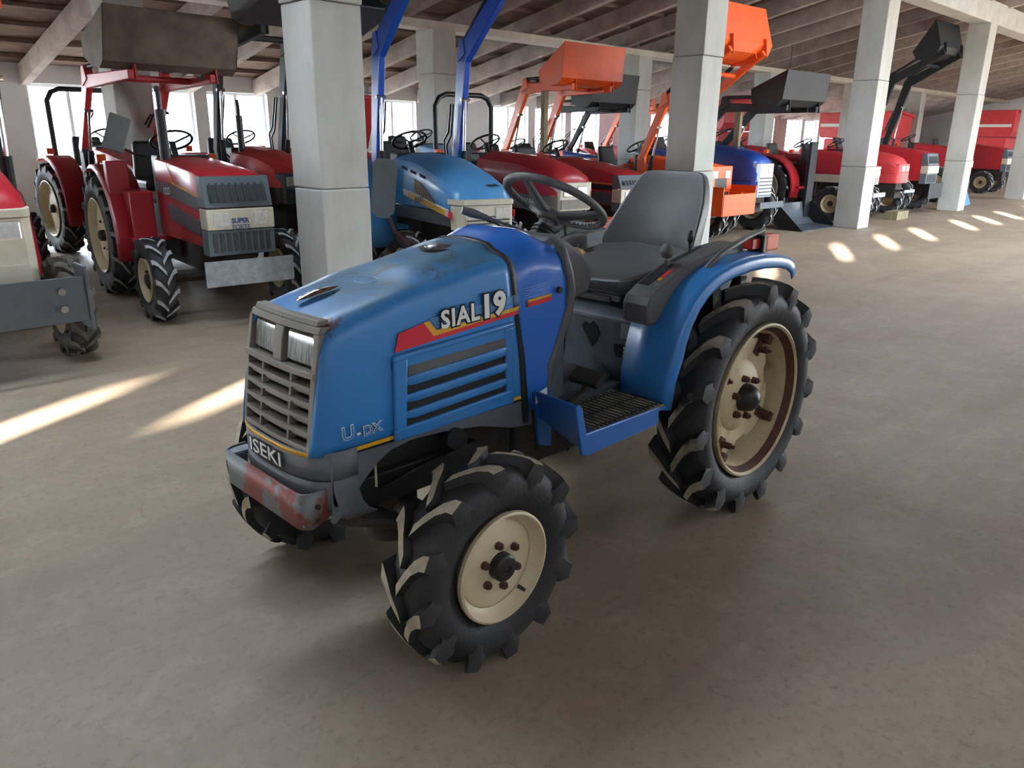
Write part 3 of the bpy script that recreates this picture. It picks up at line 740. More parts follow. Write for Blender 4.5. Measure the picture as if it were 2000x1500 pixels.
MB().tube([(-.50, -.10, .55), (-.52, -.17, .575), (-.56, -.225, .594)], [.026, .026, .028], 14).lathe([(0, .030), (.001, .001)], (-.56, -.24, .6), 'y', 12).obj('exhaust_outlet', 'grime', T)
MB().tube([(-.545, -.2, .59), (-.575, -.262, .600)], [.032, .032], 14).obj('exhaust_tip', 'black', T)
MB().cyl((-.83, -.19, .60), (-.83, -.19, .50), .004, n=6).obj('hanging_hose_stub', 'cream', T)
b = MB(); b.prism([(-.80, -.16, .47), (-.70, -.20, .52), (-.55, -.23, .55), (-.48, -.2, .55), (-.5, -.1, .47)], (0, .02, -.015)); b.obj('belt_guard', 'rusty', T, 0)
MB().cyl((-.65, -.40, .318), (-.65, -.39, .318), .06, n=12).obj('hub_carrier', 'grime', T)

# front bumper bracket: a channel bent back at both ends
b = MB()
fl = [(-1.02, .245), (-1.070, .242), (-1.090, .228), (-1.096, .205), (-1.096, -.195), (-1.090, -.218), (-1.070, -.232), (-1.02, -.235)]
inn = [(x+(.008 if abs(y) < .25 else .004), y*.965) for x, y in fl]
ring0 = [(x, y, .462+(.0 if i not in (0, 7) else .02)) for i, (x, y) in enumerate(fl)]
ring1 = [(x, y, .568) for x, y in fl]
b.loft([ring0, ring1], closed_ring=False); o = b.obj('front_bumper_bracket', 'rustbumper', T, 40); q = o.modifiers.new('t', 'SOLIDIFY'); q.thickness = .008
for q in ((-1.09, -1.02, .19, .24, .555, .563), (-1.09, -1.0, -.22, -.18, .47, .478), (-1.090, -.98, -.12, -.10, .47, .54), (-1.090, -.98, .10, .12, .47, .54)): MB().box(*q).obj('bumper_rib', 'galv', T, 0)
for s in (-1, 1):
    for z in (.48, .52): MB().cyl((-1.055, s*.240, z+.01), (-1.055, s*.2465, z+.01), .007, n=10).obj('bolt', 'grime', T)

# dash, steering, levers
b = MB(); b.prismY([(-.10, 1.0), (-.085, 1.165), (-.03, 1.172), (.10, 1.10), (.16, 1.03), (.14, .95), (-.02, .92)], -.17, .17); b.obj('dashboard', 'dkplastic', T, 30, bevel=.015)
b = MB(); b.box(-.12, -.02, -.2, .2, .58, 1.0); b.obj('firewall', 'floorplate', T, 0, bevel=.01)
ax = Vector((math.sin(.53), 0, math.cos(.53))); c = Vector((.132, .004, 1.262))
col = empty('steering_column'); col.parent = T
b = MB()
for k in range(6): p = c-ax*(.19-.016*k); b.cyl(p, p+ax*.011, .058-.003*k, .054-.003*k, 18)
b.obj('gaiter', 'black', col, 30)
MB().cyl(c-ax*.14, c-ax*.03, .032, .028, 14).obj('column_shaft', 'dkplastic', col)
sw = empty('steering_wheel'); sw.parent = T
e1 = Vector((math.cos(.53), 0, -math.sin(.53))); e2 = Vector((0, 1, 0))
MB().tube([c+(e1*math.cos(a)+e2*math.sin(a))*.190 for a in [2*PI*i/48 for i in range(48)]], .0145, 10, closed=True).obj('steering_rim', 'dkplastic', sw, 60)
nd = MB()
for i in range(56):
    a = 2*PI*i/56; d = e1*math.cos(a)+e2*math.sin(a); p = c+d*.177-ax*.002; t_ = e1*-math.sin(a)+e2*math.cos(a)
    nd.cyl(p-t_*.006, p+t_*.006, .0062, n=6)
o = nd.obj('grip_ribs', 'dkplastic', sw, 60); o['kind'] = 'stuff'
for a in (PI*.5+.35, -PI*.5-.35, 0.0):
    a2 = a+PI
    d = e1*math.cos(a2)+e2*math.sin(a2); t_ = ax.cross(d)
    P = [c-ax*.05+d*.0, c-ax*.045+d*.06, c-ax*.025+d*.12, c+d*.184]
    b = MB(); b.loft([[p+t_*w_+ax*.009, p-t_*w_+ax*.009, p-t_*w_*.9-ax*.009, p+t_*w_*.9-ax*.009] for p, w_ in zip(P, (.024, .022, .018, .014))]); b.obj('spoke', 'dkplastic', sw, 30, bevel=.004)
b = MB(); b.cyl(c-ax*.075, c-ax*.03, .045, .036, 20); b.obj('steering_boss', 'dkplastic', sw, 30, bevel=.006)
MB().tube([(.0, .06, 1.17), (-.03, .11, 1.188), (-.08, .155, 1.21)], [.006, .006, .006], 8).tube([(-.07, .148, 1.206), (-.12, .18, 1.225), (-.15, .198, 1.236)], [.010, .017, .014], 10).obj('shuttle_lever', 'dkplastic', T, 60)
MB().tube([(.02, .10, 1.15), (-.03, .17, 1.19), (-.09, .235, 1.225)], [.004, .004, .004], 6).tube([(-.03, .17, 1.19), (-.09, .235, 1.225)], .008, 6).obj('throttle_lever', 'black', T, 60)
MB().cyl((.12, -.12, 1.075), (.135, -.12, 1.10), .024, n=20).obj('ignition_ring', 'brass', T)
MB().cyl((.125, -.12, 1.085), (.145, -.12, 1.118), .013, n=14).obj('ignition_switch', 'black', T)
# mirror on the far side
b = MB()
mo = rrect(-.041, .041, -.10, .10, .02, 4)
mo = [(x*(.72 if z < -.08 else 1.0), z) for x, z in mo]
Tm = Matrix.Translation((-.392, .33, 1.312)) @ Matrix.Rotation(math.radians(-38), 4, 'Z') @ Matrix.Rotation(math.radians(6), 4, 'Y')
r0 = [Tm @ Vector((x, -.006, z)) for x, z in mo]; r1 = [Tm @ Vector((x, .012, z)) for x, z in mo]; r2 = [Tm @ Vector((x*.8, .024, z*.88)) for x, z in mo]
b.loft([r0, r1, r2]); mr = b.obj('mirror', 'mirrorback', T, 40)
MB().tube([(-.20, .22, 1.085), (-.26, .25, 1.09), (-.325, .30, 1.125), (-.355, .325, 1.165), (-.372, .332, 1.21), (-.378, .333, 1.25)], .0065, 8).obj('mirror_stem', 'rusty', T, 60)
MB().cyl((-.22, .22, 1.08), (-.22, .25, 1.10), .012, n=8).cyl((-.24, .24, 1.09), (-.24, .24, 1.13), .007, n=6).obj('mirror_bracket', 'steel', T)

# seat
def seat_part(rings, name, m, par, sub=1):
    b = MB(); b.loft(rings); return b.obj(name, m, par, 60, sub=sub)
st = empty('seat'); st.parent = T
def pan_ring(x, zt, zb, hw, dish):
    ys = [-1, -.93, -.75, -.4, 0, .4, .75, .93, 1]
    up = [(x, hw*y, zt-dish*(1-abs(y)**2.2)) for y in ys]
    lo = [(x, hw*y*.95, zb) for y in ys[::-1]]
    return up+lo
seat_part([pan_ring(.255, .972, .952, .20, .0), pan_ring(.265, .988, .935, .228, .004), pan_ring(.32, 1.002, .932, .252, .012), pan_ring(.45, 1.016, .94, .258, .022), pan_ring(.64, 1.035, .948, .24, .03),
           pan_ring(.74, 1.06, .955, .235, .03), pan_ring(.79, 1.085, .965, .225, .02)], 'seat_cushion', 'seat', st)
def back_ring(z, x, hw, th, wrap):
    ys = [-1, -.93, -.75, -.4, 0, .4, .75, .93, 1]
    fr = [(x-wrap*abs(y)**2.2, hw*y, z) for y in ys]
    bk = [(x+th-wrap*.8*abs(y)**2.2, hw*y*.96, z) for y in ys[::-1]]
    return fr+bk
seat_part([back_ring(.99, .80, .225, .05, .10), back_ring(1.03, .795, .238, .06, .115), back_ring(1.09, .80, .238, .065, .11), back_ring(1.16, .822, .225, .065, .08), back_ring(1.24, .852, .205, .06, .05),
           back_ring(1.31, .872, .178, .05, .03), back_ring(1.345, .880, .16, .035, .02), back_ring(1.358, .886, .13, .02, .01)], 'backrest', 'seat', st)
b = MB(); b.box(.36, .80, -.17, .17, .89, .938); b.box(.33, .47, -.12, .12, .875, .905); b.obj('seat_base', 'black', st, 0, bevel=.006)
MB().box(.335, .355, -.16, -.02, .885, .91).obj('seat_slide_plate', 'dkplastic', st, 0, bevel=.003)

# rear body: bulkhead, fenders, floor
b = MB(); b.prismY([(.27, .60), (.255, .84), (.30, .872), (.42, .885), (1.02, .885), (1.02, .60)], -.30, .30)
bh = b.obj('rear_bulkhead', 'floorplate', T, 0, bevel=.01)
for pts in ([(-.085, .80), (-.10, .815), (-.12, .80), (-.135, .77), (-.115, .735), (-.095, .715), (-.075, .745), (-.06, .765), (-.045, .79), (-.062, .808)], [(-.205, .745), (-.245, .75), (-.245, .695), (-.215, .695), (-.205, .72)], [(.07, .80), (.03, .80), (.03, .775), (.045, .77), (.055, .66), (.075, .66)]):
    b = MB(); b.prismX([(y, z) for y, z in pts], .254, .262)
    for i in range(len(b.v)): x, y, z = b.v[i]; b.v[i] = (x+(.84-z)*.0625-.004, y, z)
    b.obj('bulkhead_opening', 'void', T, 0)
b = MB(); b.box(.252, .262, -.272, -.235, .775, .83); b.obj('data_plate', 'galv', T, 0)
b = MB(); b.prismX([(-.284, .66), (-.244, .66), (-.244, .745), (-.284, .745)], .258, .2635); b.obj('warning_label', 'blackprint', T, 0)
b = MB(); b.prismX([(-.284, .664), (-.268, .664), (-.268, .742), (-.284, .742)], .2565, .2580); b.obj('warning_label_panel', 'white', T, 0)
for k in range(5):
    b = MB(); z = .672+k*.015
    b.prismX([(-.262, z), (-.249, z), (-.249, z+.009), (-.262, z+.009)], .2562, .2578); b.obj('warning_print', 'white', T, 0)
b = MB(); b.box(-.176, -.172, -.25, -.247, .0, .0)
MB().prism([(-.215, -.2475, .625), (-.16, -.2475, .64), (-.16, -.2475, .675), (-.215, -.2475, .66)], (0, -.0015, 0)).obj('paper_label', 'white', T, 0)
RW = (.775, .482)
def fender(s):
    A = [180+14, 186, 178, 170, 162, 152, 142, 132, 122, 112, 102, 92, 82, 72, 63]
    pts = [(.205, .56), (.206, .68), (.222, .76), (.243, .83), (.275, .895), (.32, .950), (.38, .995), (.46, 1.028), (.56, 1.05), (.68, 1.062), (.80, 1.062), (.92, 1.052), (1.0, 1.036), (1.05, 1.012), (1.066, .985)]
    b = MB(); rings = []
    for i, (x, z) in enumerate(pts):
        yo = -.505 if i > 2 else -.505+.012*(2-i)
        # direction pointing to the axle for the outer lip
        dx, dz = RW[0]-x, RW[1]-z; L = math.hypot(dx, dz); dx /= L; dz /= L
        rings.append([(x, s*.285, z), (x, s*.40, z+.002), (x, s*(-yo-.022), z+.001), (x+dx*.004, s*(-yo-.006), z+dz*.004), (x+dx*.016, s*-yo, z+dz*.016), (x+dx*.040, s*-yo, z+dz*.040), (x+dx*.052, s*(-yo-.004), z+dz*.052)])
    b.loft(rings, closed_ring=False); f = b.obj('fender', 'blue', T, 50); q = f.modifiers.new('t', 'SOLIDIFY'); q.thickness = .005; q.offset = 0
    b = MB(); b.prismY([p for p in pts]+[(1.06, .9), (1.02, .62), (.3, .56)], s*.283, s*.289); b.obj('fender_inner_wall', 'floorplate', T, 0)
    return f
fender(-1); fender(1)
# footboards
def footboard(s):
    b = MB(); b.box(-.20, .205, min(s*.24, s*.49), max(s*.24, s*.49), .572, .582); b.obj('floor_plate', 'stepblue', T, 0)
    b = MB(); b.prismY([(-.300, .700), (-.285, .706), (-.268, .690), (-.243, .598), (.150, .592), (.150, .528), (-.235, .520), (-.262, .530)], s*.490, s*.500); b.obj('footboard_side', 'stepblue', T, 30, bevel=.003)
    b = MB(); b.prism([(-.298, s*.498, .702), (-.243, s*.498, .530), (-.175, s*.235, .560), (-.215, s*.235, .670)], (.008, 0, .003)); b.obj('footboard_front', 'stepblue', T, 30, bevel=.003)
    b = MB(); b.prism([(-.22, s*.235, .67), (-.13, s*.235, .67), (-.13, s*.235, .45), (-.19, s*.235, .47)], (0, s*.012, 0)); b.obj('footboard_bracket', 'stepblue', T, 0)
    b = MB(); b.box(-.17, .20, min(s*.25, s*.485), max(s*.25, s*.485), .582, .5875); b.obj('foot_mat', mat('muddy_mat', S(150, 138, 118), .9, col2=S(78, 76, 74), scale=11, lo=.4, hi=.6, bump=.5, bscale=50), T, 0)
    if s < 0:
        for k in range(16):
            x = -.158+k*.0235; MB().box(x, x+.004, -.478, -.262, .5875, .590).obj('mat_rib', 'black', T, 0)
        for k in range(3):
            y = -.462+k*.09; MB().box(-.165, .195, y, y+.004, .5876, .5902).obj('mat_rib', 'black', T, 0)
footboard(-1); footboard(1)
b = MB(); b.box(-.16, .26, -.24, .24, .58, .60); b.cyl((-.1, -.14, .60), (.26, -.14, .60), .05, n=12); b.obj('centre_floor', 'floorplate', T, 0)
# pedal
b = MB(); Tm = Matrix.Translation((.035, -.262, .668)) @ Matrix.Rotation(math.radians(28), 4, 'Y')
b.box(-.012, .012, -.065, .065, -.032, .032, 0, Matrix.Translation((.035, -.262, .672)) @ Matrix.Rotation(math.radians(55), 4, 'Y')); b.obj('pedal', 'grime', T, 0, bevel=.004)
MB().tube([(.035, -.262, .665), (.02, -.262, .62), (-.06, -.262, .588)], .011, 8).obj('pedal_arm', 'grime', T)
# lever consoles on the fenders
def console(s):
    cn = empty('lever_console'); cn.parent = T
    prof = [(.19, .86), (.185, .93), (.20, .958), (.25, .985), (.42, 1.050), (.62, 1.09), (.80, 1.10), (.80, 1.05), (.46, 1.02), (.34, .965), (.27, .89), (.235, .855)]
    y0, y1 = s*.285, s*.405
    b = MB(); b.prismY(prof, y0, y1); b.obj('console_body', 'dkplastic', cn, 30, bevel=.012)
    sl = lambda x: interp(x, [(.20, .958), (.25, .985), (.42, 1.050), (.62, 1.09)])
    def deck(x0, x1, ya, yb, m, nm, up=.0015):
        b = MB(); b.prism([(x0, ya, sl(x0)+up), (x1, ya, sl(x1)+up), (x1, yb, sl(x1)+up), (x0, yb, sl(x0)+up)], (0, 0, .001)); b.obj(nm, m, cn, 0)
    deck(.255, .41, s*.300, s*.345, 'void', 'lever_slot'); deck(.31, .37, s*.352, s*.368, 'red', 'red_label'); deck(.295, .31, s*.352, s*.368, 'yellow', 'yellow_label'); deck(.43, .62, s*.31, s*.325, 'void', 'lever_slot')
    MB().tube([(.40, s*.322, 1.03), (.395, s*.322, 1.062)], .010, 8).lathe([(-.028, .004), (-.022, .018), (-.006, .026), (.012, .024), (.026, .012), (.03, .001)], (.392, s*.322, 1.095), 'z', 16).obj('range_lever', 'dkplastic', cn, 60)
    MB().tube([(.55, s*.318, 1.06), (.545, s*.318, 1.11)], .006, 8).lathe([(-.02, .005), (-.008, .013), (.012, .014), (.028, .006), (.03, .001)], (.545, s*.318, 1.13), 'z', 12).obj('hydraulic_lever', 'black', cn, 60)
    if s < 0:
        for tx, x in (('2', .395), ('3', .262)):
            lettering(tx, .020, (x, -.366, sl(x)+.003), (0, -.33, -PI/2), cn, 'white', .0003)
console(-1); console(1)
b = MB(); b.prismY([(.19, .90), (.26, .99), (.40, 1.05), (.52, 1.085), (.62, 1.09), (.62, .95), (.3, .86)], .24, .30); b.obj('side_tray', 'dkplastic', T, 30, bevel=.02)
# grab rails and lamps on the fenders
def rail(s):
    P = [(.475, s*.425, 1.0), (.50, s*.435, 1.045), (.58, s*.44, 1.085), (.68, s*.435, 1.108), (.78, s*.425, 1.124), (.93, s*.41, 1.138)]
    b = MB(); b.tube(P, [.014, .016, .017, .017, .016, .014], 8, flat=.75); b.obj('grab_rail', 'dkplastic', T, 60)
    MB().cyl((.90, s*.412, 1.06), (.92, s*.412, 1.138), .011, n=8).obj('rail_post', 'dkplastic', T)
    lp = MB().box(.885, .985, min(s*.385, s*.455), max(s*.385, s*.455), 1.062, 1.125).obj('indicator_lamp', 'orangelens', T, 0, bevel=.006)
    MB().box(.86, .886, min(s*.385, s*.455), max(s*.385, s*.455), 1.060, 1.127).obj('lamp_housing', 'black', lp, 0, bevel=.004)
    MB().box(.80, .86, min(s*.39, s*.44), max(s*.39, s*.44), 1.075, 1.115).obj('reflector', 'redlens', lp, 0, bevel=.003)
rail(-1); rail(1)
# three point lift and rear plate
b = MB(); b.box(.95, 1.08, -.2, .2, .55, .88); b.cyl((1.0, -.3, .80), (1.0, .3, .80), .03, n=10); b.cyl((1.0, -.22, .34), (1.35, -.26, .36), .02, n=8); b.cyl((1.0, .22, .34), (1.35, .26, .36), .02, n=8); b.obj('lift_linkage', 'grime', T, 30)
MB().cyl((.775, -.36, .482), (.775, .36, .482), .07, n=14).obj('rear_axle', 'grime', T)

# ------------------------------------------------------------------ the parked tractors
M['redpaint'] = mat('red_paint', S(186, 38, 50), .38, col2=S(172, 38, 48), scale=3, coat=.2)
M['redfaded'] = mat('faded_red_paint', S(192, 52, 56), .45, col2=S(206, 66, 70), scale=3)
M['orangepaint'] = mat('orange_paint', S(240, 96, 30), .4, col2=S(226, 88, 30), scale=3, coat=.2)
M['midblue'] = mat('light_blue_paint', S(66, 138, 196), .4, col2=S(84, 150, 204), scale=3, coat=.2)
M['deepblue'] = mat('deep_blue_paint', S(30, 72, 160), .35, col2=S(36, 80, 170), scale=3, coat=.3)
M['loaderblue'] = mat('loader_blue_paint', S(26, 78, 182), .3, col2=S(30, 84, 190), scale=3, coat=.4)
M['loaderblack'] = mat('loader_black_paint', S(19, 22, 27), .6, col2=S(26, 30, 35), scale=3)
M['creamgrille'] = mat('cream_grille', S(206, 202, 184), .5, col2=S(190, 186, 166), scale=5)
M['greygrille'] = mat('grey_grille_frame', S(92, 104, 112), .5)
M['dkgrille'] = mat('dark_grille_bars', S(54, 58, 64), .5)
M['rodchrome'] = mat('polished_rod', (.75, .76, .78), .2, 1.0)
M['silver'] = mat('silver_grille', S(176, 184, 194), .4, .4)
M['brownbucket'] = mat('worn_brown_bucket', S(98, 84, 80), .7, col2=S(128, 116, 96), scale=3)
M['lensclear'] = mat('clear_lamp_lens', S(206, 208, 204), .15, .3, col2=S(236, 236, 230), scale=30, coat=.5)
M['darkplate'] = mat('dark_grey_plate', S(70, 78, 86), .45, col2=S(82, 90, 98), scale=4)
M['seatblack'] = mat('black_vinyl', S(34, 36, 40), .5)
M['green'] = mat('green_decal', S(20, 160, 110), .4)
M['navyprint'] = mat('navy_print', S(40, 70, 130), .4)

tcache = {}
def bg_wheel(par, name, x, y, R, rim, W, s, rimmat, rub='bgrubber', tip='lugtipbg', nl=14, nuts=True):
    key = ('t', R, rim, W, rub, tip, nl)
    if key not in tcache: tcache[key] = tyre_mesh('tyre', R, rim, W, nl, rub, tip, .030, .30, .034)
    ty = inst(tcache[key], name, par, (x, y, R-.006), (0, random.uniform(0, .4), 0))
    k2 = ('r', rim, W, rimmat, s)
    if k2 not in tcache:
        o = s*W/2; b = MB()
        b.lathe([(-o, rim), (-o*.8, rim*.96), (-o*.4, rim*.90), (o*.4, rim*.90), (o*.75, rim*.96), (o*.98, rim*1.01), (o, rim*.98), (o*.85, rim*.93), (o*.45, rim*.84), (o*.35, rim*.70), (o*.5, rim*.45), (o*.5, .001)], (0, 0, 0), 'y', 36)
        m1 = b.mesh('rim', [rimmat], 35)
        b = MB(); b.lathe([(o*.45, .055), (o*.85, .05), (o*.95, .03), (o*.95, .001)], (0, 0, 0), 'y', 14)
        nb = MB(); hexnut(nb, (0, 0, 0), (0, s, 0), .013, .016)
        tcache[k2] = (m1, b.mesh('hub', ['grime'], 30), nb.mesh('nut', ['rusty'], 30))
    inst(tcache[k2][0], 'rim', ty); inst(tcache[k2][1], 'hub', ty)
    if nuts:
        for k in range(6):
            a = k*PI/3; inst(tcache[k2][2], 'nut', ty, (math.cos(a)*rim*.42, s*W/2*.47, math.sin(a)*rim*.42))
    return ty

def bucket(par, x, z, ang, width, m, deep=.62, high=.52, loc=None):
    """loader bucket; (x,z) hinge at the back, ang tips the mouth"""
    prof = [(-deep, .0), (-.10, -.02), (.0, .06), (.04, .22), (.02, high-.06), (-.16, high)]
    ca, sa = math.cos(ang), math.sin(ang)
    Rt = lambda p: (x+p[0]*ca+p[1]*sa, z-p[0]*sa+p[1]*ca)
    pts = [Rt(p) for p in prof]; t = .014
    b = MB()
    for (p, q), (pp, qq) in zip(zip(pts, pts[1:]), zip(prof, prof[1:])):
        d = Vector((q[0]-p[0], q[1]-p[1])); nrm = Vector((-d.y, d.x)).normalized()*t
        b.prismY([p, q, (q[0]+nrm.x, q[1]+nrm.y), (p[0]+nrm.x, p[1]+nrm.y)], -width/2, width/2)
    o = b.obj('bucket', m, par, 0, bevel=.004)
    for s in (-1, 1):
        b = MB(); b.prismY(pts, s*width/2, s*(width/2-.014)); b.obj('bucket_side', m, o, 0)
    for k in (-.25, .25):
        b = MB(); e = [Rt(p) for p in ((.0, .06), (.04, .22), (.02, high-.06), (.055, high-.06), (.07, .05))]
        b.prismY(e, k*width-.012, k*width+.012); b.obj('bucket_rib', m, o, 0)
    return o

def loader(par, m, pts, bk, w_=.84, mast=None, mb='loaderblack', bw=1.25, thick=.11, bang=0.0, prop=False, deep=.62):
    """pts: boom path (x,z) from pivot to bucket hinge"""
    L = []
    for s in (-1, 1):
        y = s*w_/2
        b = MB(); x0, z0 = pts[0]
        b.prismY([(x0-.09, .50), (x0+.08, .50), (x0+.06, z0+.05), (x0-.06, z0+.05)], y-.03, y+.03); b.obj('loader_post', mb, par, 0, bevel=.008)
        b = MB()
        for i, (p, q) in enumerate(zip(pts, pts[1:])):
            a = math.atan2(q[1]-p[1], q[0]-p[0]); n_ = (-math.sin(a), math.cos(a))
            t0 = thick*(.42 if i == 0 else .62); t1 = thick*(.62 if i < len(pts)-2 else .38)
            e = .03
            b.prismY([(p[0]-n_[0]*t0-math.cos(a)*e, p[1]-n_[1]*t0-math.sin(a)*e), (q[0]-n_[0]*t1+math.cos(a)*e, q[1]-n_[1]*t1+math.sin(a)*e), (q[0]+n_[0]*t1+math.cos(a)*e, q[1]+n_[1]*t1+math.sin(a)*e), (p[0]+n_[0]*t0-math.cos(a)*e, p[1]+n_[1]*t0-math.sin(a)*e)], y-.035, y+.035)
        b.obj('loader_boom', m, par, 0, bevel=.01)
        # knee bracket
        if len(pts) > 2:
            k = pts[1]; kk = (k[0]-.02, k[1]+.16)
            b = MB(); b.prismY([(k[0]-.10, k[1]+.02), (k[0]+.06, k[1]-.05), (kk[0]+.05, kk[1]), (kk[0]-.03, kk[1]+.01)], y-.045, y+.045); b.obj('knee_plate', m, par, 0, bevel=.006)
            e = pts[-1]; p0 = Vector((kk[0], y, kk[1]-.01)); p1 = Vector((e[0]+.05, y, e[1]+.16))
            b = MB(); b.cyl(p0, p0.lerp(p1, .55), .026, n=10); b.obj('bucket_cylinder', 'loaderblack', par)
            MB().cyl(p0.lerp(p1, .5), p1, .013, n=8).obj('cylinder_rod', 'rodchrome', par)
        # lift cylinder
        a_ = Vector((x0-.10, y, .80)); q = Vector((lerp(pts[0][0], pts[1][0], .62)-.07, y, lerp(pts[0][1], pts[1][1], .62)-.03))
        MB().cyl(a_, a_.lerp(q, .52), .032, n=10).obj('lift_cylinder', 'loaderblack', par)
        MB().cyl(a_.lerp(q, .5), q, .016, n=8).cyl((q.x, q.y-.05, q.z), (q.x, q.y+.05, q.z), .018, n=8).obj('cylinder_rod', 'rodchrome', par)
    x0, z0 = pts[0]
    for s in (-1, 1):
        for k in (0, 1):
            y = s*(w_/2-.07-.03*k)
            MB().tube([(x0-.12, y*.6, .95), (x0-.02, y*.8, 1.12+.05*k), (x0+.10, y, z0-.02), (x0+.13, y, z0+.14+.05*k), (x0+.02, y, z0+.24+.04*k), (lerp(pts[0][0], pts[1][0], .5)+.04, y, lerp(z0, pts[1][1], .55))], .011, 6).obj('hydraulic_hose', 'black', par, 60)
    p, q = pts[-2], pts[-1]
    c_ = (lerp(p[0], q[0], .6), lerp(p[1], q[1], .6))
    MB().cyl((c_[0], -w_/2, c_[1]), (c_[0], w_/2, c_[1]), .035, n=12).obj('cross_tube', m, par)
    for s in (-1, 1):
        e = pts[-1]
        b = MB(); b.prismY([(e[0]-.05, e[1]-.05), (e[0]+.10, e[1]-.03), (e[0]+.10, e[1]+.20), (e[0]-.02, e[1]+.20)], s*w_/2-.05, s*w_/2-.035); b.obj('bucket_bracket', m, par, 0)
    if bk: bucket(par, pts[-1][0], pts[-1][1]+.02, bang, bw, bk, deep=deep)

def steering(par, x, z, r=.18):
    c = Vector((x, 0, z)); t = .5; e1 = Vector((math.cos(t), 0, -math.sin(t))); ax = Vector((math.sin(t), 0, math.cos(t)))
    b = MB(); b.tube([c+(e1*math.cos(a)+Vector((0, 1, 0))*math.sin(a))*r for a in [2*PI*i/28 for i in range(28)]], .013, 8, closed=True)
    for a in (0, 2.2, -2.2): b.cyl(c-ax*.03, c+(e1*math.cos(a)+Vector((0, 1, 0))*math.sin(a))*r, .010, n=6)
    o = b.obj('steering_wheel', 'black', par, 60)
    MB().cyl(c-ax*.34, c-ax*.02, .03, n=10).obj('steering_column', 'black', par)

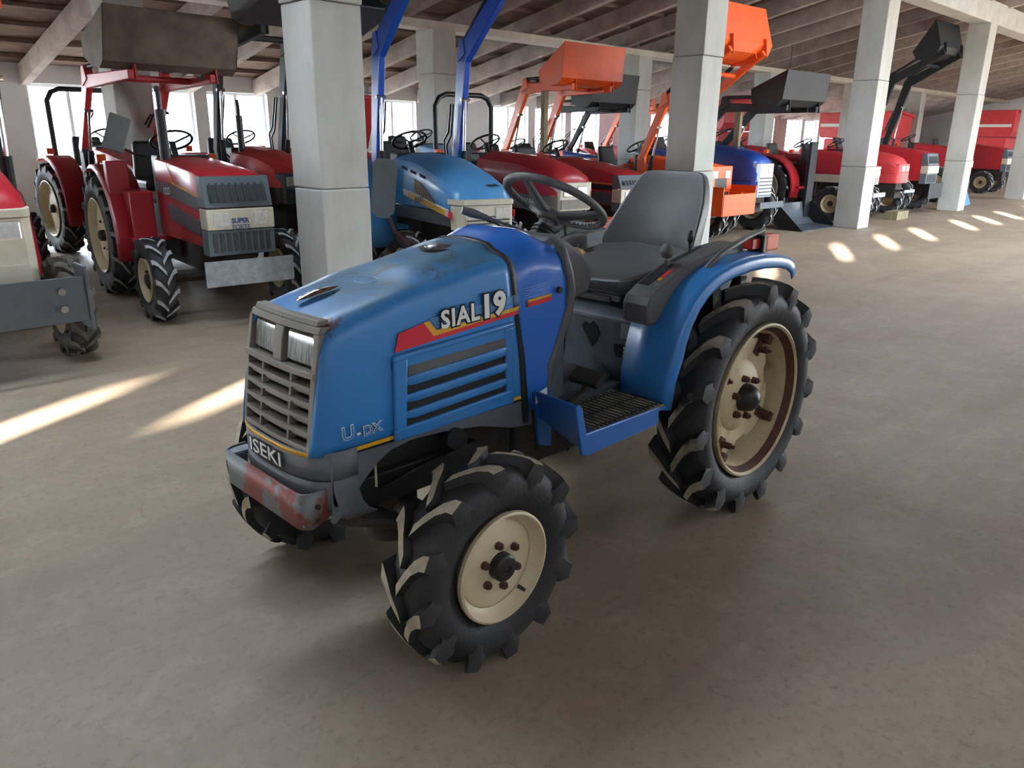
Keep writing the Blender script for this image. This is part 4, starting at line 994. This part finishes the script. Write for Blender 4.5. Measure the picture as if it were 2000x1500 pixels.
def gtractor(label, x, y, deg, group=None, hood='redpaint', style='boxy', zf=1.12, zr=1.25, zb=.62, hw=.26, hl=1.2, nose=.48, fr=.33, rr=.56, wb=1.45, rimm='cream',
             fender=None, rops=None, mirror=False, lens=True, plate=None, grille='greygrille', bars='dkgrille', rub='bgrubber', seat=True, lamps=True, exh=False, skirt='black', wheels=True, raised=False, front='mid', bare=False, tip='lugtipbg'):
    """(x, y) = foot of the nose on the floor, deg = heading of the tail"""
    a = math.radians(deg)
    t = empty('tractor', (x+math.cos(a)*nose, y+math.sin(a)*nose, 0), a)
    tag(t, label, 'tractor', group)
    fender = fender or hood; n0 = -nose; n1 = n0+hl
    # hood by style
    b = MB(); rings = []
    if style == 'boxy':
        st_ = [(n0+.02, zf-.03, .97, .0), (n0+.06, zf, 1, .01), (n0+.35, lerp(zf, zr, .35), 1, .01), (n0+.8, lerp(zf, zr, .75), 1, .01), (n1, zr, 1, .01)]; sh = .04
    elif style == 'slant':
        st_ = [(n0+.0, zf-.12, .80, 0), (n0+.04, zf-.02, .90, .01), (n0+.14, zf+.05, .97, .02), (n0+.45, lerp(zf, zr, .55), 1.02, .03), (n0+.85, lerp(zf, zr, .9), 1.04, .03), (n1, zr, 1.04, .02)]; sh = .10
    else:
        st_ = [(n0+.0, zf-.16, .72, 0), (n0+.03, zf-.08, .84, .01), (n0+.10, zf-.01, .93, .02), (n0+.25, lerp(zf, zr, .30), .99, .03), (n0+.6, lerp(zf, zr, .72), 1.02, .04), (n1, zr, 1.02, .04)]; sh = .12
    zsplit = zb if style == 'boxy' else lerp(zb, zf, .42)
    for xx, zt, f, cr in st_:
        yw = hw*f; s_ = sh
        half = [(yw, zsplit), (yw+.004, lerp(zsplit, zt, .5)), (yw, zt-s_), (yw-s_*.25, zt-s_*.35), (yw-s_*.9, zt-.005), (yw*.4, zt+cr*.8), (0, zt+cr)]
        rings.append([(xx, yy_, zz_) for yy_, zz_ in half]+[(xx, -yy_, zz_) for yy_, zz_ in half[::-1]])
    b.loft(rings); b.obj('hood', hood, t, 40)
    if style != 'boxy':
        rings = []
        for xx, zt, f, cr in st_:
            yw = hw*f*.985; rings.append([(xx-.004, yw, zb), (xx-.004, yw, zsplit-.004), (xx-.004, -yw, zsplit-.004), (xx-.004, -yw, zb)])
        b = MB(); b.loft(rings); b.obj('lower_hood', skirt, t, 30, bevel=.01)
    # front
    if style == 'boxy':
        g = empty('grille'); g.parent = t
        zt = zf-.01; zm = lerp(zb, zf, .56); h2 = hw+.012
        MB().hexa([(n0-.05, -h2, zm), (n0-.05, h2, zm), (n0+.1, h2, zm), (n0+.1, -h2, zm)], [(n0+.01, -h2, zt), (n0+.01, h2, zt), (n0+.1, h2, zt), (n0+.1, -h2, zt)]).obj('grille_frame', grille, g, 0, bevel=.008)
        MB().hexa([(n0-.056, -h2*.84, zm+.04), (n0-.056, h2*.84, zm+.04), (n0-.03, h2*.84, zm+.04), (n0-.03, -h2*.84, zm+.04)], [(n0+.003, -h2*.84, zt-.04), (n0+.003, h2*.84, zt-.04), (n0+.02, h2*.84, zt-.04), (n0+.02, -h2*.84, zt-.04)]).obj('grille_screen', bars, g, 0)
        for k in range(9):
            yy_ = lerp(-h2*.76, h2*.76, k/8)
            MB().hexa([(n0-.062, yy_-.008, zm+.05), (n0-.062, yy_+.008, zm+.05), (n0-.04, yy_+.008, zm+.05), (n0-.04, yy_-.008, zm+.05)], [(n0-.003, yy_-.008, zt-.05), (n0-.003, yy_+.008, zt-.05), (n0+.01, yy_+.008, zt-.05), (n0+.01, yy_-.008, zt-.05)]).obj('grille_slat', bars, g, 0)
        hz = zm if front == 'mid' else zt-.03
        if front == 'mid': MB().box(n0-.06, n0+.1, -h2, h2, zm-.17, zm-.01).obj('headlight_panel', 'creamgrille', g, 0, bevel=.008)
        else: MB().box(n0-.058, n0+.1, -h2, h2, zm-.17, zt).obj('front_panel', grille, g, 0, bevel=.01); MB().box(n0-.062, n0+.0, -.15, .15, zm-.16, zt-.17).obj('black_grille', 'black', g, 0, bevel=.006)
        for s in (-1, 1):
            MB().box(n0-.068, n0-.05, min(s*.10, s*.22), max(s*.10, s*.22), hz-.145, hz-.035).obj('headlight', 'lensclear', g, 0, bevel=.012)
        b = MB(); b.box(n0-.04, n0+.1, -h2, h2, zb-.06, zm-.175); b.obj('lower_grille', grille, g, 0, bevel=.006)
        for k in range(9):
            yy_ = lerp(-h2*.78, h2*.78, k/8); MB().box(n0-.048, n0-.036, yy_-.016, yy_+.016, zb-.03, zm-.195).obj('grille_slat', bars, g, 0)
    elif style == 'slant':
        g = empty('grille'); g.parent = t
        MB().prismZ([(n0-.03, -hw*.8), (n0-.03, hw*.8), (n0+.03, hw*.95), (n0+.16, hw*1.04), (n0+.16, -hw*1.04), (n0+.03, -hw*.95)], zf-.12, zf-.07).obj('nose_trim', grille, g, 0, bevel=.006)
        MB().prismZ([(n0-.02, -hw*.78), (n0-.02, hw*.78), (n0+.04, hw*.93), (n0+.12, hw*1.0), (n0+.12, -hw*1.0), (n0+.04, -hw*.93)], zb-.02, zf-.125).obj('grille_body', grille, g, 0, bevel=.006)
        for s in (-1, 1): MB().box(n0-.03, n0+.0, min(s*.07, s*.24), max(s*.07, s*.24), zf-.25, zf-.14).obj('headlight', 'lensclear', g, 0, bevel=.01)
        for k in range(4): MB().box(n0-.028, n0-.015, -hw*.7, hw*.7, zb+.0+k*.03, zb+.012+k*.03).obj('grille_slat', bars, g, 0)
    else:
        g = empty('grille'); g.parent = t
        MB().prismZ([(n0-.02, -hw*.62), (n0-.02, hw*.62), (n0+.02, hw*.80), (n0+.08, hw*.88), (n0+.08, -hw*.88), (n0+.02, -hw*.80)], zb, zf-.10).obj('grille_body', grille, g, 0, bevel=.01)
        for s in (-1, 1): MB().box(n0-.032, n0+.02, min(s*.03, s*.17), max(s*.03, s*.17), zf-.25, zf-.14).obj('headlight', 'lensclear', g, 0, bevel=.012)
        for k in range(6):
            z = zb+.02+k*(zf-.30-zb)/6; MB().box(n0-.03, n0-.016, -hw*.6, hw*.6, z, z+.018).obj('grille_slat', bars, g, 0)
    # chassis
    b = MB(); b.box(n0+.06, wb, -.15, .15, .36, zb+.02); b.cyl((0, -.42, fr), (0, .42, fr), .05, n=10); b.cyl((wb, -.45, rr), (wb, .45, rr), .08, n=12); b.box(.55, wb+.25, -.17, .17, .42, .85); b.obj('chassis', 'grime', t, 0, bevel=.01)
    if plate:
        MB().box(n0-.17, n0-.155, -plate[1], plate[1], plate[2], plate[3]).obj('front_plate', plate[0], t, 0, bevel=.004)
        MB().box(n0-.16, n0+.1, -.14, -.11, plate[2]+.05, plate[3]-.03).box(n0-.16, n0+.1, .11, .14, plate[2]+.05, plate[3]-.03).obj('plate_bracket', 'black', t, 0)
    if wheels:
        for s in (-1, 1):
            bg_wheel(t, 'front_wheel', 0, s*.56, fr, fr*.52, .17, s, rimm, rub=rub, tip=tip, nl=13, nuts=y < 8 and x < 12)
            bg_wheel(t, 'rear_wheel', wb, s*.52, rr, rr*.62, .25, s, rimm, rub=rub, tip=tip, nl=15, nuts=y < 8 and x < 12)
    # cab floor, dash, seat
    MB().box(n1-.02, n1+.18, -hw*.9, hw*.9, zb, zr+.02).obj('dash', 'black', t, 0, bevel=.02)
    MB().box(n1, n1+.55, -.52, .52, .56, .60).obj('footboard', fender if not bare else 'black', t, 0, bevel=.004)
    for s in (-1, 1):
        rings = []
        for k in range(9):
            th = math.radians(lerp(196, 62, k/8)); R_ = rr+.09
            px, pz = wb+math.cos(th)*R_, rr+math.sin(th)*R_
            rings.append([(px, s*.34, pz), (px, s*.60, pz), (px+math.cos(th+PI)*.035, s*.63, pz+math.sin(th+PI)*.035)])
        b = MB(); b.loft(rings, closed_ring=False); o = b.obj('fender', fender, t, 40); q = o.modifiers.new('t', 'SOLIDIFY'); q.thickness = .01
        b = MB(); P = [(wb+math.cos(math.radians(lerp(196, 62, k/8)))*(rr+.09), rr+math.sin(math.radians(lerp(196, 62, k/8)))*(rr+.09)) for k in range(9)]
        b.prismY(P, s*.335, s*.345); b.obj('fender_wall', fender, t, 0)
        MB().box(wb+.02, wb+.1, min(s*.47, s*.55), max(s*.47, s*.55), 2*rr+.095, 2*rr+.17).obj('indicator_lamp', 'orangelens', t, 0, bevel=.006)
    if seat:
        MB().box(wb-.27, wb+.18, -.22, .22, zr-.32, zr-.22).obj('seat', 'seatblack', t, 0, bevel=.03)
        MB().hexa([(wb+.12, -.21, zr-.24), (wb+.12, .21, zr-.24), (wb+.22, .21, zr-.24), (wb+.22, -.21, zr-.24)], [(wb+.22, -.17, zr+.13), (wb+.22, .17, zr+.13), (wb+.29, .17, zr+.13), (wb+.29, -.17, zr+.13)]).obj('seat_back', 'seatblack', t, 0, bevel=.03)
        steering(t, n1+.30, zr+.14)
    if rops:
        xr_, zt = rops
        b = MB(); b.tube([(xr_, -.42, .8), (xr_, -.42, zt-.14), (xr_, -.36, zt-.04), (xr_, -.26, zt), (xr_, .26, zt), (xr_, .36, zt-.04), (xr_, .42, zt-.14), (xr_, .42, .8)], .032, 8); b.obj('roll_bar', 'black', t, 60)
    if mirror:
        MB().tube([(n1+.05, .27, zr), (n1-.05, .42, zr+.03), (n1-.10, .50, zr+.07)], .010, 6).obj('mirror_arm', 'black', t)
        b = MB(); Tm = Matrix.Translation((n1-.12, .56, zr+.20)) @ Matrix.Rotation(.35, 4, 'X'); b.box(-.015, .015, -.085, .085, -.15, .15, 0, Tm); b.obj('mirror', 'mirrorback', t, 0, bevel=.014)
    if exh:
        MB().cyl((n1-.15, .2, zr-.05), (n1-.15, .2, zr+.40), .042, n=12).tube([(n1-.15, .2, zr+.38), (n1-.15, .2, zr+.5), (n1-.13, .2, zr+.58)], .022, 8).obj('exhaust_stack', 'black', t)
    if raised:
        MB().prism([(n1-.1, -.27, zr), (n1-.1, .27, zr), (n1-.45, .25, zr+.72), (n1-.45, -.25, zr+.72)], (.03, 0, .03)).obj('raised_bonnet', hood, t, 0, bevel=.01)
        MB().tube([(n1-.02, -.29, zr), (n1-.38, -.29, zr+.78), (n1-.38, .29, zr+.78), (n1-.02, .29, zr)], .014, 6).obj('bonnet_frame', 'midblue', t)
    t['n0'] = n0; return t

def strip(t, s, pts, m, y, name='stripe', th=.003):
    b = MB(); b.prismY(pts, s*y, s*(y+th)); return b.obj(name, m, t, 0)

# 1 : red boxy tractor left of the big column
t = gtractor('red tractor with a grey grille and twin square headlights, left of the nearest pillar', 2.83, 6.0, 85, style='boxy', zf=1.18, zr=1.28, zb=.62, plate=('galv', .36, .34, .54), mirror=True, exh=True, fr=.345)
hwv = .26
for s in (1, -1):
    strip(t, s, [(-.42, 1.0), (.25, 1.075), (.36, 1.24), (.345, 1.245), (.235, 1.095), (-.42, 1.018)], 'yellow', hwv+.004)
    strip(t, s, [(-.42, .90), (.70, 1.00), (.70, 1.09), (.25, 1.07), (-.42, .995)], 'darkplate', hwv+.003)
    strip(t, s, [(-.36, .70), (.40, .78), (.40, .92), (-.36, .82)], 'darkplate', hwv+.004, 'side_grille', .006)
lettering('F22D', .085, (.50, .272, .975), (PI/2, -.09, PI), t, 'white', .001, shear=.2)
for q in range(1): lettering('SUPER', .052, (-.5485, .082, .815), (PI/2, 0, -PI/2), t, 'navyprint', .002, xs=.95); lettering('FORTE', .052, (-.5485, .082, .765), (PI/2, 0, -PI/2), t, 'navyprint', .0003, xs=.95)
MB().box(.72, 1.1, .30, .5, .55, 1.0).obj('step_box', 'redpaint', t, 0, bevel=.02)
MB().box(.95, 1.05, .42, .60, .56, 1.25).obj('fender_front', 'redpaint', t, 0, bevel=.01)

# 2 : left edge, cream grille, loader frame
t = gtractor('faded red tractor with a cream grille cut off by the left edge', .93, 5.4, 90, hood='redpaint', style='slant', zf=1.12, zr=1.36, zb=.62, hw=.33, grille='creamgrille', bars='creamgrille', skirt='creamgrille', rub='dustyrubber', tip='dustyrubber', fr=.345, rops=(1.75, 1.95), plate=('darkplate', .50, .36, .64))
for s in (1, -1):
    for z in (.45, .56): MB().cyl((-.655, s*-.36, z), (-.67, s*-.36, z), .022, n=12).obj('plate_bolt', 'chrome', t)
MB().box(-.66, -.45, -.52, -.50, .30, .70).obj('plate_edge', 'darkplate', t, 0, bevel=.004)
loader(t, 'loaderblack', [(.55, 1.35), (.35, 2.15), (-.5, 2.9)], None, w_=.86)
MB().prism([(.36, -.55, 2.25), (.36, -.35, 2.25), (.32, -.35, 2.6), (.32, -.55, 2.6)], (.06, 0, 0)).obj('loader_lamp', 'orangelens', t, 0)

# 3 : behind the red boxy one, with the overhead loader bucket
t = gtractor('dull red tractor with raised black loader arms behind the nearest pillar', 4.8, 8.5, 88, hood='redfaded', style='round', zf=1.15, zr=1.30, zb=.70, hw=.30, rr=.58, fr=.40, exh=True)
loader(t, 'loaderblack', [(.75, 1.3), (.45, 2.45), (-.75, 2.55)], 'darkplate', w_=.86, bang=.25, bw=1.5, thick=.14, deep=.8)
t5 = gtractor('red tractor carrying a worn brown bucket, behind the boxy red one', 3.5, 9.3, 92, hood='redfaded', style='boxy', rops=(1.6, 2.0), zr=1.3)
loader(t5, 'redfaded', [(.55, 1.30), (.10, 2.02), (-1.1, 2.05)], 'brownbucket', w_=.86, bang=1.2, bw=1.4, thick=.12)

# 4 : light blue tractor with blue loader
t = gtractor('light blue tractor with sloping nose and bright blue loader arms beside the nearest pillar', 4.80, 5.2, 77, hood='midblue', style='slant', zf=1.02, zr=1.30, zb=.70, hw=.31, hl=1.35, grille='creamgrille', bars='dkgrille', skirt='darkplate', rr=.58)
loader(t, 'loaderblue', [(.95, 1.25), (.80, 2.25), (-.55, 3.15)], None, w_=.92, mb='loaderblue', thick=.16)
for s in (1, -1):
    strip(t, s, [(-.36, .79), (.62, .93), (.62, .99), (-.36, .86)], 'white', .3275, 'white_stripe', .004)
    strip(t, s, [(-.30, .80), (.50, .915), (.50, .965), (-.30, .85)], 'yellow', .329, 'yellow_stripe', .004)
    strip(t, s, [(-.42, .78), (-.31, .795), (-.31, .855), (-.42, .84)], 'red', .3235, 'red_lamp', .008)
    strip(t, s, [(-.12, .88), (.35, .97), (.35, 1.09), (.2, 1.06)], 'brownbucket', .3275, 'side_vent', .004)
    for k in range(3): strip(t, s, [(.12+k*.2, 1.10+k*.03), (.24+k*.2, 1.12+k*.03), (.24+k*.2, 1.145+k*.03), (.12+k*.2, 1.125+k*.03)], 'void', .3235, 'louvre', .004)
for k in range(5): MB().box(-.42+k*.022, -.408+k*.022, -.16, -.05, 1.055+k*.004, 1.062+k*.004).obj('nose_louvre', 'void', t, 0)
lettering('ISEKI', .072, (.34, .3345, .868), (PI/2, -.14, PI), t, 'blackprint', .0012, xs=1.25)

# 5 : red over cream, rounded
t = gtractor('rounded red tractor with cream lower bodywork, seen through the steering wheel', 6.5, 5.65, 82, rops=(1.7, 1.98), hood='redpaint', style='round', zf=1.12, zr=1.28, zb=.72, hw=.33, hl=1.4, grille='creamgrille', bars='graybump', skirt='graybump', rr=.58)
for s in (1, -1): strip(t, s, [(.22, .755), (.36, .755), (.30, .88), (.16, .88)], 'orangelens', .334, 'orange_flash', .004); strip(t, s, [(.40, .79), (.50, .79), (.50, .86), (.40, .86)], 'red', .334, 'red_badge', .004)
lettering('YANMAR', .088, (.13, .3385, .785), (PI/2, 0, PI), t, 'white', .002, xs=.95)
lettering('YANMAR', .088, (.13, .3365, .785), (PI/2, 0, PI), t, 'navyprint', .0048, xs=.95)

# 6 : red with yellow line
t = gtractor('red tractor with a thin yellow side line, left of the seat back', 7.98, 5.95, 84, hood='redpaint', style='boxy', zf=1.06, zr=1.22, zb=.68, hw=.28, grille='greygrille', skirt='black', rr=.56)
for s in (1, -1):
    strip(t, s, [(-.42, .93), (.35, .95), (.62, 1.15), (.60, 1.155), (.34, .968), (-.42, .945)], 'yellow', .284)
    strip(t, s, [(-.42, .86), (.7, .87), (.7, 1.14), (.62, 1.14), (.36, .945), (-.42, .925)], 'black', .283)
    strip(t, s, [(-.42, .69), (.7, .69), (.7, .84), (-.42, .84)], 'darkplate', .284, 'side_skirt')

# 7 : orange with front frame and high orange bucket
t = gtractor('small orange tractor with a bright orange front guard, right of the second pillar', 10.25, 6.15, 88, hood='redfaded', style='boxy', zf=1.12, zr=1.22, zb=.72, hw=.27, grille='orangepaint', bars='black', fender='orangepaint', fr=.34, rr=.5, front='top')
for me_ in [c for c in t.children if c.name.startswith('hood')]: me_.data.materials[0] = M['orangepaint']
MB().box(-.88, -.86, -.42, .42, .44, .74).obj('front_guard', 'orangepaint', t, 0, bevel=.006)
for s in (1, -1):
    MB().box(-.87, -.2, s*.42-.01, s*.42+.01, .44, .84).obj('guard_side', 'orangepaint', t, 0, bevel=.004)
    MB().box(-.70, .6, s*.34-.03, s*.34+.03, .62, .74).obj('loader_subframe', 'orangepaint', t, 0, bevel=.006)
    strip(t, s, rrect(-.22, .16, .92, 1.08, .05), 'green', .274, 'green_badge'); strip(t, s, rrect(-.12, .06, .95, 1.05, .04), 'white', .2765, 'badge_centre')
loader(t, 'orangepaint', [(.6, 1.2), (.25, 1.95), (-.75, 2.62)], 'orangepaint', w_=.84, bang=1.85, bw=1.35, mb='orangepaint')

# 8 : deep blue rounded with black loader
t = gtractor('deep blue rounded tractor with a silver grille and raised black bucket', 11.75, 6.2, 88, hood='deepblue', style='round', zf=1.22, zr=1.38, zb=.60, hw=.31, hl=1.45, grille='silver', bars='dkgrille', skirt='deepblue', fr=.42, rr=.62, plate=('darkplate', .36, .44, .54))
loader(t, 'loaderblack', [(.7, 1.30), (.10, 1.95), (-.95, 1.93)], 'loaderblack', w_=.9, bang=1.4, bw=1.3, deep=.5)
b = empty('wooden_prop', (12.15, 6.3, 0)); tag(b, 'weathered timber prop under the matt black loader arms', 'timber prop'); MB().box(-.04, .04, -.05, .05, 1.36, 1.98).obj('post', 'wood', b, 0, bevel=.004); b.location = (11.98, 6.9, 0)

# 9 : blue and red machine with a big dark bucket standing on the floor
t = gtractor('blue and red tractor behind the dark bucket on the floor', 13.15, 7.2, 88, hood='deepblue', style='round', zf=1.15, zr=1.25, zb=.62, hw=.30, grille='redpaint', skirt='deepblue', fender='redpaint')
r = empty('floor_bucket', (13.35, 6.35, 0), math.radians(88)); tag(r, 'wide dark grey bucket resting on the floor by the third pillar', 'bucket')
b = MB(); b.prismY([(-.45, .0), (.0, .02), (.14, .12), (.18, .4), (.16, .42), (.11, .15), (-.02, .05), (-.45, .015)], -.62, .62); b.obj('bucket_shell', 'darkplate', r, 0, bevel=.004)
for s in (-1, 1): MB().prismY([(-.45, 0), (0, .02), (.14, .12), (.18, .42), (.05, .42)], s*.62, s*.605).obj('bucket_side', 'loaderblack', r, 0)
MB().box(.10, .16, -.66, -.42, .1, 1.45).obj('upright_plate', 'loaderblack', r, 0, bevel=.006)

# 10-12 : the reds between the third and fourth pillars
t = gtractor('red tractor with a cream nose right of the third pillar', 15.45, 5.95, 88, hood='redpaint', style='slant', zf=1.08, zr=1.28, zb=.70, hw=.30, grille='creamgrille', bars='dkgrille', skirt='creamgrille', plate=('creamgrille', .26, .46, .54))
t = gtractor('plain red rounded tractor between two others, right of the third pillar', 17.0, 5.95, 88, hood='redfaded', style='round', zf=1.14, zr=1.28, zb=.66, hw=.30, grille='redfaded', bars='graybump', skirt='redfaded', plate=('galv', .26, .48, .54))
t = gtractor('red tractor with a black grille under tall black loader arms, left of the fourth pillar', 18.55, 5.95, 88, hood='redpaint', style='boxy', zf=1.24, zr=1.40, zb=.66, hw=.29, grille='greygrille', plate=('loaderblack', .38, .30, .62), fr=.40, rr=.62)
loader(t, 'loaderblack', [(.75, 1.45), (.45, 2.70), (-.50, 3.2)], 'loaderblack', w_=.9, bang=1.85, bw=1.25, thick=.15)
b = empty('timber_block', (16.45, 5.75, 0)); tag(b, 'pale timber block on the floor between two red tractors', 'timber block'); MB().box(-.35, .25, -.12, .12, 0, .16).obj('block', 'wood', b, 0, bevel=.006)
# 13 beyond the fourth pillar
t = gtractor('red tractor behind the blue blade, right of the fourth pillar', 22.3, 6.35, 88, hood='redpaint', style='boxy', zf=1.28, zr=1.42, zb=.70, hw=.33, grille='redpaint', bars='creamgrille', fr=.45, rr=.62)
b = empty('dozer_blade', (21.3, 5.9, 0), .1); tag(b, 'bright blue blade leaning by the fourth pillar', 'blade')
MB().hexa([(-.55, 0, 0), (.55, 0, 0), (.55, .03, 0), (-.55, .03, 0)], [(-.55, .18, .62), (.2, .18, .62), (.2, .21, .62), (-.55, .21, .62)]).obj('blade_plate', 'midblue', b, 0, bevel=.004); MB().box(-.3, -.25, .05, .5, .02, .06).obj('blade_foot', 'black', b, 0)
t = gtractor('red tractor half hidden at the right edge', 27.2, 6.6, 88, hood='redpaint', style='boxy', zf=1.28, zr=1.42, zb=.70, hw=.33)

# second row -----------------------------------------------------------
t = gtractor('red tractor far back left of the lamp-lit pillar', 1.9, 9.3, 90, hood='redpaint', style='boxy', zr=1.25)
t['label'] = 'red tractor with orange lamps far back, just left of the leftmost pillar'; t.location.x -= .25
t = gtractor('red tractor with its bonnet lifted, behind the light blue tractor', 6.6, 9.0, 89, hood='redfaded', style='boxy', raised=True, zr=1.28)
t = gtractor('mid blue tractor behind the rounded red one', 8.0, 8.75, 89, hood='midblue', style='boxy', zr=1.35, grille='midblue')
t = gtractor('red tractor whose orange loader holds an orange bucket overhead', 10.25, 8.9, 88, hood='redpaint', style='boxy', zr=1.22, fender='redpaint')
loader(t, 'orangepaint', [(.80, 1.25), (.30, 2.25), (-.78, 2.25)], 'orangepaint', w_=.9, bang=1.45, bw=1.45, mb='orangepaint', thick=.14)
b = empty('wooden_prop', (9.72, 9.15, 0)); tag(b, 'pale timber prop under the orange loader arms', 'timber prop'); MB().box(-.045, .045, -.045, .045, 1.25, 2.2).obj('post', 'wood', b, 0, bevel=.004)
t = gtractor('dark blue tractor with black loader arms far back by the second pillar', 12.35, 10.1, 88, hood='deepblue', style='boxy', zr=1.22, fender='deepblue')
loader(t, 'loaderblack', [(.75, 1.25), (.25, 2.0), (-.75, 2.0)], 'loaderblack', w_=.9, bang=1.4, bw=1.3)
for i, (x, h, l) in enumerate([(15.2, 'deepblue', 'blue tractor far back behind the deep blue rounded one'),
                               (16.95, 'midblue', 'light blue tractor far back left of the third pillar'), (18.7, 'redpaint', 'red tractor far back behind the floor bucket')]):
    gtractor(l, x, 9.2, 88, hood=h, style='boxy' if i % 2 else 'round', zr=1.3, grille='greygrille', rops=(1.5, 2.05) if i == 1 else None)
t = gtractor('red tractor with orange loader arms behind the matt black bucket', 17.0, 12.2, 88, hood='redpaint', style='boxy')
loader(t, 'orangepaint', [(.7, 1.3), (.2, 2.1), (-.8, 2.2)], None, w_=.9, mb='orangepaint')

# tall red farm machines far right
def machine(x, y, w_, h0, h1, label, m='redfaded'):
    r = empty('harvester', (x, y, 0)); tag(r, label, 'harvester')
    MB().prismX([(-.8, h0), (.8, h0), (.9, h0+.2), (.9, h1), (-.9, h1), (-.9, h0+.2)], 0, w_).obj('grain_tank', m, r, 0, bevel=.03)
    MB().box(.1, w_-.1, -.7, .7, .5, h0-.02).obj('body', m, r, 0, bevel=.03)
    for s in (-1, 1):
        b = MB(); P = [(.0, .28), (.2, .02), (w_-.2, .02), (w_, .28), (w_-.2, .5), (.2, .5)]; b.prismY(P, s*.45-.14, s*.45+.14); b.obj('crawler_track', 'bgrubber', r, 0, bevel=.03)
    MB().tube([(.1, -.95, h1-.05), (w_*.5, -1.0, h1+.08), (w_, -.95, h1-.05)], .05, 8).obj('unloading_auger', m, r)
    MB().box(-.05, 0, -.8, .8, h0+.35, h0+.45).obj('side_band', 'white', r, 0)
machine(26.6, 11.4, 3.4, 1.55, 2.35, 'tall red harvester between the third and fourth pillars, far back')
machine(34.0, 9.2, 3.4, 1.65, 2.6, 'large red harvester left of the last pillar, far right')
machine(19.6, 12.6, 2.6, 1.7, 2.5, 'red harvester far back behind the matt black bucket', 'redpaint')

for o in bpy.data.objects:               # shared group phrases for the repeats
    c = o.get('category')
    if c == 'tractor' and o != T: o['group'] = 'second-hand tractors parked behind the pillars'
    elif c == 'light bulb': o['group'] = 'bare bulbs hanging from the rafters'
    elif c == 'harvester': o['group'] = 'red harvesters at the far end'
    elif c == 'timber prop': o['group'] = 'timber props under the loader arms'
